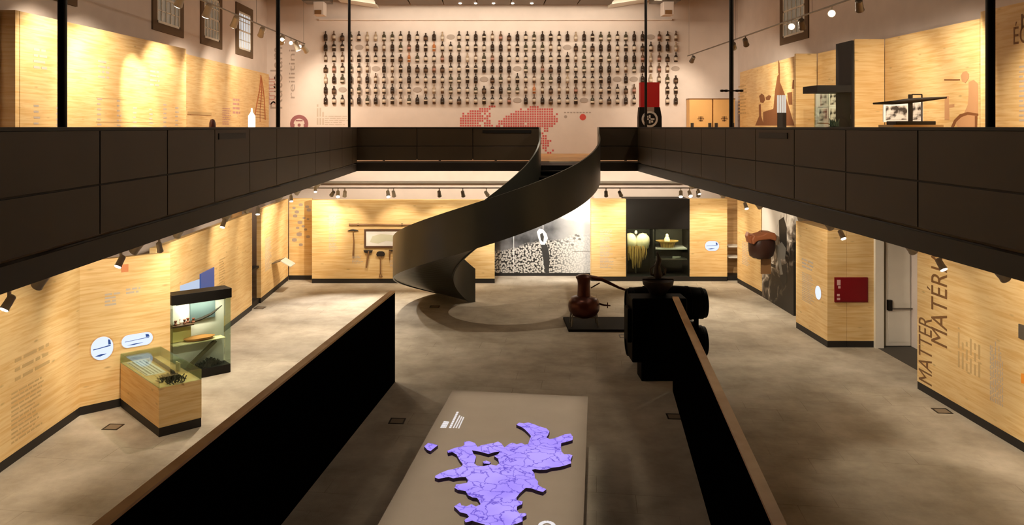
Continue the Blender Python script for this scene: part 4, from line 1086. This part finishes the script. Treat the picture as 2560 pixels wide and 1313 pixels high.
x, z = on(r, 2553, 72); fit_text('M', r, x, x + .3, z, z + .27, M['ink'])
mb = MB(); lines(mb, *on(r, 2548, 165), 1.0, 12, .09, .035); mb.build('lettering', M['ink_faint'], r)

# ------------------------------------------------------------------ upper end wall: bottles, map, emblem, banner
W = 35.0 / F
M['g_dark'] = mat('dark_glass', lin(52, 38, 28), .3); M['g_brown'] = mat('brown_glass', lin(96, 70, 50), .3)
M['g_green'] = mat('green_glass', lin(70, 62, 44), .3); M['g_clear'] = mat('pale_glass', lin(168, 146, 122), .3); M['g_amber'] = mat('amber_glass', lin(176, 108, 60), .3)
M['lab'] = mat('paper_label', lin(206, 190, 172), .7); M['lab_red'] = mat('pinkish_label', lin(178, 130, 116), .7)
def bottle_mesh(h, rb, neck, body, label, band):
    k = MB(); rn = rb * neck
    prof = [(rb * .92, 0), (rb, .02 * h)]; ms = [0]
    prof += [(rb, band[0] * h)]; ms += [0]
    prof += [(rb * 1.02, band[0] * h), (rb * 1.02, band[1] * h), (rb, band[1] * h)]; ms += [1, 1, 1]
    prof += [(rb, .58 * h), (rb * .8, .66 * h), (rn, .74 * h), (rn, .93 * h), (rn * 1.2, .94 * h), (rn * 1.1, h)]; ms += [0, 0, 0, 0, 0, 0]
    k.lathe(prof, n=10, ms=ms)
    o = k.build('bottle', [body, label])
    for i in range(1): pass
    me = o.data
    me.polygons.foreach_set('use_smooth', [True] * len(me.polygons))
    bpy.data.objects.remove(o)
    return me
KINDS = [
    (bottle_mesh(.42, .085, .34, M['g_dark'], M['g_dark'], (.1, .4)), 'plain dark bottle'),
    (bottle_mesh(.42, .08, .34, M['g_dark'], M['lab'], (.16, .50)), 'dark bottle with a pale label'),
    (bottle_mesh(.40, .085, .36, M['g_green'], M['lab'], (.12, .34)), 'olive bottle with a low label'),
    (bottle_mesh(.34, .095, .34, M['g_dark'], M['g_brown'], (.1, .45)), 'squat dark bottle'),
    (bottle_mesh(.44, .072, .36, M['g_brown'], M['lab'], (.22, .52)), 'slim brown bottle with a wide label'),
    (bottle_mesh(.40, .075, .4, M['g_clear'], M['lab'], (.15, .45)), 'pale glass bottle'),
    (bottle_mesh(.42, .078, .34, M['g_brown'], M['lab_red'], (.2, .44)), 'brown bottle with a reddish label'),
    (bottle_mesh(.42, .07, .3, M['g_amber'], M['lab'], (.2, .3)), 'amber bottle'),
    (bottle_mesh(.44, .082, .3, M['g_dark'], M['lab'], (.30, .46)), 'tall dark bottle with a narrow label'),
]
OVAL = {(0, 15), (0, 39), (1, 4), (1, 29), (3, 6), (3, 23), (3, 42), (4, 19), (4, 35), (4, 37), (5, 2), (5, 11), (6, 23), (6, 31)}
HID = {(5, 38), (5, 39), (5, 40), (6, 38), (6, 39), (6, 40)}
ROWB = (102.7, 128.7, 155.7, 182.0, 208.3, 234.5, 261.0)
RN = ('top', 'second', 'third', 'fourth', 'fifth', 'sixth', 'bottom')
def ordn(n):
    return '%d%s' % (n, 'th' if 10 <= n % 100 <= 20 else {1: 'st', 2: 'nd', 3: 'rd'}.get(n % 10, 'th'))
rnd = random.Random(21)
ov = MB().plate([(.18 * math.cos(t * 2 * PI / 20), .115 * math.sin(t * 2 * PI / 20)) for t in range(20)], -.02, 0)
ovo = ov.build('oval_plaque', M['ink_grey']); ovm = ovo.data; bpy.data.objects.remove(ovo)
LC_ = None
for ri in range(7):
    for ci in range(43):
        if (ri, ci) in HID: continue
        x = (815 + 20.8 * ci - CX) * W; zb = EYE - (ROWB[ri] - CY) * W
        where = '%s row, %s from the left' % (RN[ri], ordn(ci + 1))
        if (ri, ci) in OVAL:
            o = bpy.data.objects.new('oval_plaque', ovm); C.objects.link(o); o.location = (x, YB - .001, zb + .18)
            tag(o, 'grey oval plaque in the ' + where + ' on the bottle wall', 'plaque', 'oval plaques among the bottles')
            continue
        k = rnd.choices(range(9), (20, 22, 12, 8, 12, 3, 6, 1, 10))[0]
        me, nm = KINDS[k]
        o = bpy.data.objects.new('bottle', me); C.objects.link(o); o.location = (x, YB - .09, zb)
        tag(o, nm + ', ' + where, 'bottle', 'bottles in rows on the upper end wall')

# world map of red dots printed on the wall
g = MB(); gs = .105
def dotmap(rows, x0, z0):
    for j, rw in enumerate(rows):
        for i, ch in enumerate(rw):
            if ch == '#': g.box(x0 + i * gs, x0 + i * gs + gs * .74, -.004, 0, z0 - j * gs - gs * .74, z0 - j * gs)
A1 = ["............###", "........#####..", "....########...", ".#.######.#.#..", ".#########.##..", "############...", "##########.##..", "########..###..", "#########.####.", ".#######.......", "..#####........", "..#####........"]
A2 = ["..............####..........", "..........#..###########....", "........################....", "......##################.#..", "....#####################...", "...#######################..", ".#########################..", ".###########.############...", "##.#####################....", ".##.####.##########.##......", "..#..###...#######..##......", "....####....####...#........"]
A3 = ["..##...", ".###...", "######.", ".####..", "..###..", "..##...", "...#..#", "....##."]
mp_ = empty('wall_map', ((1150 - CX) * W, YB - .002, EYE - (264 - CY) * W), 0, 'red dotted world map printed on the white end wall', 'map')
dotmap(A1, 0, 0); dotmap(A2, (1240 - 1150) * W, -.02); dotmap(A3, (1344 - 1150) * W, -(338 - 264) * W)
g.build('map_dots', M['ink_red'], mp_)
g = MB()
for k in range(9): g.box((1410 - 1150) * W + .08 * k * 1.7, (1410 - 1150) * W + .08 * k * 1.7 + .09, -.004, 0, -(280 - 264) * W - .05, -(280 - 264) * W)
g.plate([((1414 - 1150) * W + .07 * math.cos(t), -(292 - 264) * W + .07 * math.sin(t)) for t in [i * .52 for i in range(12)]], -.004, 0)
g.build('map_legend', M['ink_grey'], mp_)
MB().plate([((1457 - 1150) * W + .14 * math.cos(t), -(293 - 264) * W + .14 * math.sin(t)) for t in [i * .314 for i in range(20)]], -.004, 0).build('map_dot', mat('dot_red', lin(210, 80, 70)), mp_)
# big vertical lettering left of the bottles
tw = empty('wall_lettering', (0, YB - .002, 0), 0, 'large grey vertical lettering at the left of the end wall', 'lettering')
def vt(s, px0, px1, py0, py1, m):
    fit_text(s, tw, (px0 - CX) * W, (px1 - CX) * W, EYE - (py0 - CY) * W, EYE - (py1 - CY) * W, m, y=0, up=True)
vt('Rutolam', 676, 706, 272, 118, M['ink_grey']); vt('stritut', 664, 688, 262, 192, M['ink_pink']); vt('reilitini', 722, 737, 246, 124, M['ink_grey'])
g = MB(); lines(g, (792 - CX) * W, EYE - (312 - CY) * W, .9, 3, .12, .07, rot=True, y=-.004); lines(g, (812 - CX) * W, EYE - (290 - CY) * W, 1.1, 5, .09, .03, y=-.004); g.build('lettering', M['ink_faint'], tw)
# round emblem
eb = empty('round_emblem', ((748 - CX) * W, YB - .002, EYE - (310 - CY) * W), 0, 'round dark pink emblem low on the end wall', 'emblem')
g = MB()
def arc(r0, r1, a0, a1, y=-.006, n=20):
    for i in range(n):
        t0 = a0 + (a1 - a0) * i / n; t1 = a0 + (a1 - a0) * (i + 1) / n
        g.plate([(r0 * math.cos(t0), r0 * math.sin(t0)), (r1 * math.cos(t0), r1 * math.sin(t0)), (r1 * math.cos(t1), r1 * math.sin(t1)), (r0 * math.cos(t1), r0 * math.sin(t1))], y, 0)
arc(.24, .40, 0, 2 * PI, n=32); g.box(-.15, .15, -.006, 0, .12, .17); g.plate([(.07 * math.cos(t), -.05 + .07 * math.sin(t)) for t in [i * .5 for i in range(12)]], -.006, 0)
g.box(-.3, -.2, -.012, -.006, -.1, 0); g.box(.2, .3, -.012, -.006, -.1, 0)
g.build('ring', mat('emblem_ink', lin(150, 92, 96)), eb)
# banner on the back gallery
yb2 = 28.5
q0, q1 = at(1597, 318, yb2), at(1655, 206, yb2)
bn = empty('banner_stand', (q0.x, yb2, Z2), 0, 'black stand with a bright red top and a white round emblem', 'sign')
BH = q1.z - Z2; BWd = q1.x - q0.x; zr = at(0, 268, yb2).z - Z2
MB().plate([(0, 0), (BWd, 0), (BWd - .01, zr * .82), (BWd - .07, zr), (.03, zr), (0, zr * .8)], 0, .3).build('body', M['black'], bn)
MB().box(.06, BWd - .09, .0, .28, zr, BH).build('red_top', M['red'], bn)
g = MB(); ccx, ccz = BWd * .47, at(0, 298, yb2).z - Z2
def arc2(r0, r1, n=24):
    for i in range(n):
        t0 = 2 * PI * i / n; t1 = 2 * PI * (i + 1) / n
        g.plate([(ccx + r0 * math.cos(t0), ccz + r0 * math.sin(t0)), (ccx + r1 * math.cos(t0), ccz + r1 * math.sin(t0)), (ccx + r1 * math.cos(t1), ccz + r1 * math.sin(t1)), (ccx + r0 * math.cos(t1), ccz + r0 * math.sin(t1))], -.008, 0)
arc2(.22, .29); g.box(ccx - .17, ccx + .17, -.008, 0, ccz - .03, ccz + .03); g.box(ccx - .03, ccx + .03, -.008, 0, ccz - .15, ccz + .15)
g.box(ccx - .12, ccx - .05, -.008, 0, ccz + .05, ccz + .12); g.box(ccx + .05, ccx + .12, -.008, 0, ccz - .12, ccz - .05)
g.build('emblem', M['paper'], bn)
MB().box(ccx - .16, ccx + .16, -.006, 0, ccz + .26, zr).build('label_strip', M['ink_grey'], bn)

# ------------------------------------------------------------------ windows in the gallery walls
def win(n, side, y0, y1, z0, z1, pane, label):
    r = bpy.data.objects.new('window_%d' % n, None); C.objects.link(r); r['kind'] = 'structure'; r['label'] = label
    x = XL if side < 0 else XR
    r.location = (x, y0 if side < 0 else y1, z0); r.rotation_euler = (0, 0, PI / 2 if side < 0 else -PI / 2)
    Wd, Hd = y1 - y0, z1 - z0; t = .3
    g = MB()
    for b_ in ((0, Wd, 0, t * .8), (0, Wd, Hd - t, Hd), (0, t, t * .8, Hd - t), (Wd - t, Wd, t * .8, Hd - t)): g.box(b_[0], b_[1], -.05, 0, b_[2], b_[3])
    g.build('window_surround', M['stone'], r)
    g = MB(); a, b, c_, d_ = t, Wd - t, t * .8, Hd - t
    for b_ in ((a, b, c_, c_ + .07), (a, b, d_ - .07, d_), (a, a + .07, c_, d_), (b - .07, b, c_, d_), (a, b, (c_ + d_) / 2 - .03, (c_ + d_) / 2 + .03)): g.box(b_[0], b_[1], -.045, 0, b_[2], b_[3])
    for k in range(1, 5): xx = a + (b - a) * k / 5; g.box(xx - .018, xx + .018, -.04, 0, c_, d_)
    for k in (1, 3): zz = c_ + (d_ - c_) * k / 4; g.box(a, b, -.04, 0, zz - .015, zz + .015)
    g.build('window_frame', M['white'], r)
    MB().box(a, b, -.012, 0, c_, d_).build('window_pane', pane, r)
win(1, -1, 22.85, 25.2, 8.5, 10.55, M['pane_dim'], 'nearest window on the left gallery wall')
win(2, -1, 26.75, 28.9, 8.5, 10.5, M['pane_dim'], 'middle window on the left gallery wall')
win(3, -1, 30.55, 32.75, 8.5, 10.5, M['pane_day'], 'far window on the left gallery wall letting in daylight')
win(4, 1, 27.3, 29.9, 8.75, 11.2, M['pane_dim'], 'window on the right gallery wall')
win(5, -1, 16.5, 18.6, 8.5, 10.55, M['pane_dim'], 'window above the near left gallery panel')

# ------------------------------------------------------------------ ceiling fittings
e = empty('ceiling_raft', (.4, 33.5, ZC), 0, 'brown slatted raft under the ceiling above the bottle wall', 'ceiling raft')
g = MB()
for k in range(7): g.box(-4.9 + k * 1.41, -4.9 + k * 1.41 + 1.36, -1.4, .5, -.40, 0)
g.build('raft_panel', mat('raft_brown', lin(112, 92, 72)), e)
for k, xx in enumerate((-1.4, -.75, .0, .8, 1.6)):
    MB().lathe([(.001, 0), (.06, 0), (.06, .03), (.001, .03)], (xx, .0, -.43), 12).build('downlight', M['lens'], e)
for (x0, x1, s, lab) in ((-6.2, -4.55, 1, 'white tapered ceiling bulkhead left of the raft'), (5.35, 7.0, -1, 'white tapered ceiling bulkhead right of the raft')):
    e = empty('ceiling_bulkhead', ((x0 + x1) / 2, 34.0, ZC), 0, lab, 'bulkhead')
    h = (x1 - x0) / 2
    MB().plate([(-h, -.2), (h, -.46), (h, 0), (-h, 0)] if s > 0 else [(-h, -.46), (h, -.2), (h, 0), (-h, 0)], -.6, .6).build('body', M['white'], e)
for (px, s, lab) in ((800, -1, 'grey projector unit hung high at the left of the bottle wall'), (1668, 1, 'grey projector unit hung high at the right of the bottle wall')):
    x = (px - CX) * 33.6 / F
    e = empty('hanging_projector', (x, 33.6, ZC), 0, lab, 'projector')
    MB().box(-.65, .45, -.5, .5, -.36, 0).build('ceiling_box', M['metal'], e)
    MB().box(-.22, .22, -.3, .3, -.92, -.36).build('housing', M['plaster'], e, bevel=.02)
    MB().box(-.16, .12, -.32, -.3, -.9, -.72).build('lens_plate', M['midwood'], e)

# ------------------------------------------------------------------ track lighting
def track(a, b, label, drops=(), zc=None):
    a = Vector(a); b = Vector(b)
    e = empty('lighting_track', a, 0, label, 'track')
    MB().bar((0, 0, 0), b - a, .035, .035).build('rail', M['metal'], e)
    for t in drops:
        p = (b - a) * t; MB().tube([p, (p.x, p.y, zc - a.z)], .006, 6).build('suspension_wire', M['metal'], e)
    return e
def spot(loc, target, power, label, ang=70, lit=True, col=WARM, body=None, drop=.16, blend=.7, k=1.0):
    loc = Vector(loc); target = Vector(target); d = (target - loc).normalized()
    e = empty('track_spotlight', loc, 0, label, 'spotlight')
    MB().bar((0, 0, 0), (0, 0, -drop), .03, .03).build('stem', body or M['lampbody'], e)
    h = Vector((0, 0, -drop))
    g = MB(); g.tube([h - d * .10 * k, h - d * .08 * k, h + d * .10 * k, h + d * .14 * k], [.04 * k, .06 * k, .065 * k, .075 * k], 14); g.build('housing', body or M['lampbody'], e, smooth=True)
    g = MB(); g.tube([h + d * .141 * k, h + d * .15 * k], [.06 * k, .06 * k], 14); g.build('lens', M['lens'] if lit else M['black'], e)
    if power > 0:
        l = bpy.data.lights.new('spot_light', 'SPOT'); l.energy = power; l.color = col; l.spot_size = math.radians(ang); l.spot_blend = blend; l.shadow_soft_size = .05
        o = bpy.data.objects.new('spot_light', l); C.objects.link(o); o.location = loc + h + d * (.16 * k + .01)
        o.rotation_euler = d.to_track_quat('-Z', 'Y').to_euler()
    return e

PW = 2.1
# lower left track
track((-5.4, 6, 3.9), (-5.4, 29, 3.9), 'lighting track under the left gallery', (.1, .5, .9), ZS + .02)
for (y, ty, tz, pw, lab) in ((7.6, 8.6, 1.5, 150, 'nearest the camera'), (9.8, 10.4, 1.4, 130, 'second from the camera'), (12.5, 13.2, 1.5, 150, 'above the long near panel'), (14.2, 16.4, 1.7, 190, 'aimed at the glowing openings'),
                            (16.9, 17.9, 1.2, 120, 'above the tall showcase'), (18.4, 19.6, 2.1, 130, 'aimed at the blue screen'), (21.2, 22.6, 1.8, 130, 'aimed at the pale stretch of panel'), (23.3, 25.2, 1.6, 60, 'before the shelf recess'), (26.2, 27.4, 1.6, 260, 'above the leaflet ledge')):
    spot((-5.4, y, 3.88), (-7.6, ty, tz), pw * PW, 'white spotlight on the left track, ' + lab, 78, drop=.03)
for (y, x2, y2, pw, lab) in ((9.1, -6.6, 6.4, 60, 'half hidden at the left edge'), (11.9, -6.4, 9.4, 110, 'bright one above the long near panel'), (16.6, -6.0, 14.4, 130, 'bright one right of the tall showcase'),
                           (19.1, -5.0, 17.4, 230, 'bright one farthest up the left beam'), (22.4, -4.6, 20.4, 260, 'shining on the open floor'), (25.6, -4.6, 23.0, 260, 'last before the back track'), (13.3, -5.6, 15.6, 90, 'added to brighten the table showcase')):  # last head is added to brighten the front of the table showcase
    spot((-5.4, y, 3.88), (x2, y2, 0), pw * PW, 'spotlight on the left track facing the floor, ' + lab, 95 if y > 15 else 66, k=.75)
# lower right track
track((6.7, 5, 3.88), (6.7, 29, 3.88), 'lighting track under the right gallery', (.1, .5, .9), ZS + .02)
for (y, ty, tz, pw, lab) in ((8.0, 8.6, 1.4, 170, 'nearest the camera'), (10.4, 11.2, 1.4, 170, 'aimed right of the title'), (12.6, 14.4, 1.5, 220, 'third from the camera'), (15.6, 17.2, 1.2, 90, 'fourth from the camera'),
                            (17.0, 20.6, 1.5, 90, 'aimed at the red cabinet'), (19.6, 21.6, 1.4, 100, 'aimed at the round opening'), (22.6, 24.6, 1.9, 190, 'aimed at the crouching figure mural'), (26.0, 27.6, 1.5, 170, 'before the far right panel')):
    spot((6.7, y, 3.86), (9.4, ty, tz), pw * PW, 'spotlight on the right track, ' + lab, 78, drop=.04)
ww = empty('added_linear_lamp', (0, 28.6, ZS + .02), 0, 'slim linear lamp added under the back gallery to brighten the wall head', 'lamp')  # strip lamp added to brighten the wall above the back panels
MB().box(-6.6, 8.8, -.05, .05, -.08, 0).build('housing', M['metal'], ww)
MB().box(-6.5, 8.7, .05, .052, -.07, -.01).build('diffuser', mat('strip_glow', (.05, .05, .05, 1), .5, emis=(1, .88, .66, 1), estr=6), ww)
l = area((1.1, 28.68, ZS - .03), (math.radians(75), 0, 0), 15, .06, 260)
for (y, x2, y2, pw, lab) in ((11.75, 7.6, 9.0, 90, 'shining beside the title'), (15.0, 7.4, 12.2, 90, 'flaring above the red cabinet'), (20.5, 7.2, 17.6, 90, 'above the round opening'), (25.0, 7.4, 22.4, 130, 'before the far right panel')):
    spot((6.7, y, 3.86), (x2, y2, 0), pw * PW, 'spotlight on the right track facing the floor, ' + lab, 95 if y > 17 else 66, k=.75)
# lower back track
track((-6.6, 27.6, 3.6), (9.0, 27.6, 3.6), 'lighting track under the back gallery', (.05, .5, .95), ZS + .02)
for (px, tx, ty, tz, pw, lit, lab) in ((845, -4.6, 24.8, 0, 420, 1, 'first from the left'), (832, -6.8, 29.9, 1.6, 150, 0, 'beside the blossom panel'), (862, -5.2, 29.2, 1.6, 90, 1, 'second from the left'), (970, -2.6, 25.2, 0, 320, 1, 'third from the left'), (984, -3.0, 29.2, 1.6, 90, 1, 'fourth from the left'),
                                       (1098, -1.4, 29.2, 1.6, 70, 0, 'grey, above the hanging tools'), (1157, -.4, 29.2, 1.6, 70, 0, 'grey, left of the stair'), (1216, 1.4, 30.6, 1.4, 200, 1, 'lit, just left of the stair'),
                                       (1400, 3.0, 30.6, 1.7, 330, 1, 'hidden by the stair'), (1515, 4.6, 29.6, 1.5, 110, 0, 'right of the stair'), (1550, 6.0, 29.9, 1.4, 130, 0, 'above the black showcase'),
                                       (1702, 6.2, 25.0, 0, 230, 1, 'left of the lit pair'), (1724, 7.4, 23.5, 0, 150, 1, 'right of the lit pair'), (1745, 8.3, 29.6, 1.0, 90, 0, 'aimed at the oval opening'), (1828, 8.6, 29.6, 1.3, 60, 0, 'last on the right')):
    x = (px - CX) * 27.6 / F
    spot((x, 27.6, 3.58), (tx, ty, tz), pw * PW, 'spotlight on the back track, ' + lab, 80, lit=bool(lit), body=M['lampbody'] if lit else M['metal'], col=NEUT if px in (845, 1216, 1400) else WARM)
# lamps over the hall floor for still and stair
track((.4, 8, 10.9), (.4, 27, 10.9), 'long lighting track high over the hall', (.02, .5, .98), ZC)
for (y, tx, ty, pw, lab) in ((20, -1.5, 24.5, 420, 'aimed at the stair'), (25, 2.8, 25.5, 420, 'aimed behind the still')):
    spot((.4, y, 10.88), (tx, ty, 0), pw * PW, 'spotlight high over the hall, ' + lab, 60 if y > 15 else 22)
# unseen light box added to throw a rectangular pool on the map table
lb2 = empty('added_light_box', (.22, 11.5, 9.6), PA, 'unseen framed light box added over the map table', 'lamp')
MB().box(-1.3, 1.3, -3.0, 3.0, .02, .14).build('housing', M['metal'], lb2)
g = MB()
for hx in (-1.1, 1.1):
    for hy in (-2.6, 2.6): g.tube([(hx, hy, .14), (hx, hy, ZC - 9.615)], .01, 6)
g.build('suspension_wire', M['metal'], lb2)
l = area((.22, 11.5, 9.6), (0, 0, PA), 2.46, 5.85, 27); l.data.spread = math.radians(5)
# upper left track
track((-7.5, 12, 9.0), (-7.1, 31.7, 9.0), 'lighting track over the left gallery', (.05, .35, .68, .99), ZC)
for (y, tx, ty, tz, pw, lab) in ((16.2, -9.2, 17.0, 6.3, 300, 'first over the bright panel'), (17.6, -9.0, 19.0, 6.3, 300, 'second over the bright panel'), (19.4, -8.9, 20.6, 6.6, 420, 'making the brightest pool'), (21.2, -8.8, 22.2, 5.9, 300, 'before the first window'),
                                 (23.4, -9.3, 25.6, 5.7, 230, 'under the first window'), (26.0, -9.3, 29.6, 5.8, 170, 'under the second window'), (28.4, -9.3, 33.0, 6.2, 200, 'under the third window'), (30.4, -5.5, 31.0, 4.6, 200, 'second last, facing the back gallery floor'), (31.6, -6.0, 34.9, 6.6, 170, 'last, facing the end wall')):
    spot((-7.5 + .4 * (y - 12) / 19.7, y, 8.98), (tx, ty, tz), pw * PW * (1.0 if y < 22 else 1.25), 'white spotlight over the left gallery, ' + lab, 95 if y != 19.4 else 42, k=1.5)
# upper right track
track((8.3, 12, 8.6), (8.3, 32.6, 8.6), 'lighting track over the right gallery', (.05, .4, .7, .99), ZC)
for (y, tx, ty, tz, pw, lit, lab) in ((12.6, 9.9, 13.4, 5.9, 340, 1, 'outside the near end'), (15.4, 10.4, 18.2, 5.8, 300, 1, 'aimed at the pictures behind the scale'), (17.7, 10.3, 21.0, 5.6, 110, 1, 'hanging lowest with a bright lens'), (20.9, 10.2, 24.0, 5.8, 170, 1, 'flaring before the window'),
                                      (25.4, 10.4, 29.4, 5.9, 220, 0, 'dark one beyond the middle post'), (26.6, 10.4, 31.8, 5.9, 150, 0, 'dark one beside the middle post'), (31.8, 8.0, 34.9, 6.6, 110, 0, 'at the far end of the track')):
    spot((8.3, y, 8.58), (tx, ty, tz), pw * PW * 1.35, 'spotlight over the right gallery, ' + lab, 88, k=1.3, lit=bool(lit), body=M['metal'])

for (y, lab) in ((28.4, 'brightest of the end group'), (29.6, 'second of the end group'), (30.9, 'last of the end group')):
    spot((-7.5 + .4 * (y - 12) / 19.7, y, 8.98), (-2, 8, 5.6), 12, 'glaring spotlight over the left gallery facing the hall, ' + lab, 60, k=1.0)
for (y, lab) in ((21.6, 'before the window'), (19.1, 'right of the window')):
    spot((8.3, y, 8.58), (1, 2, 5.4), 10, 'glaring spotlight over the right gallery, ' + lab, 60, k=1.2)
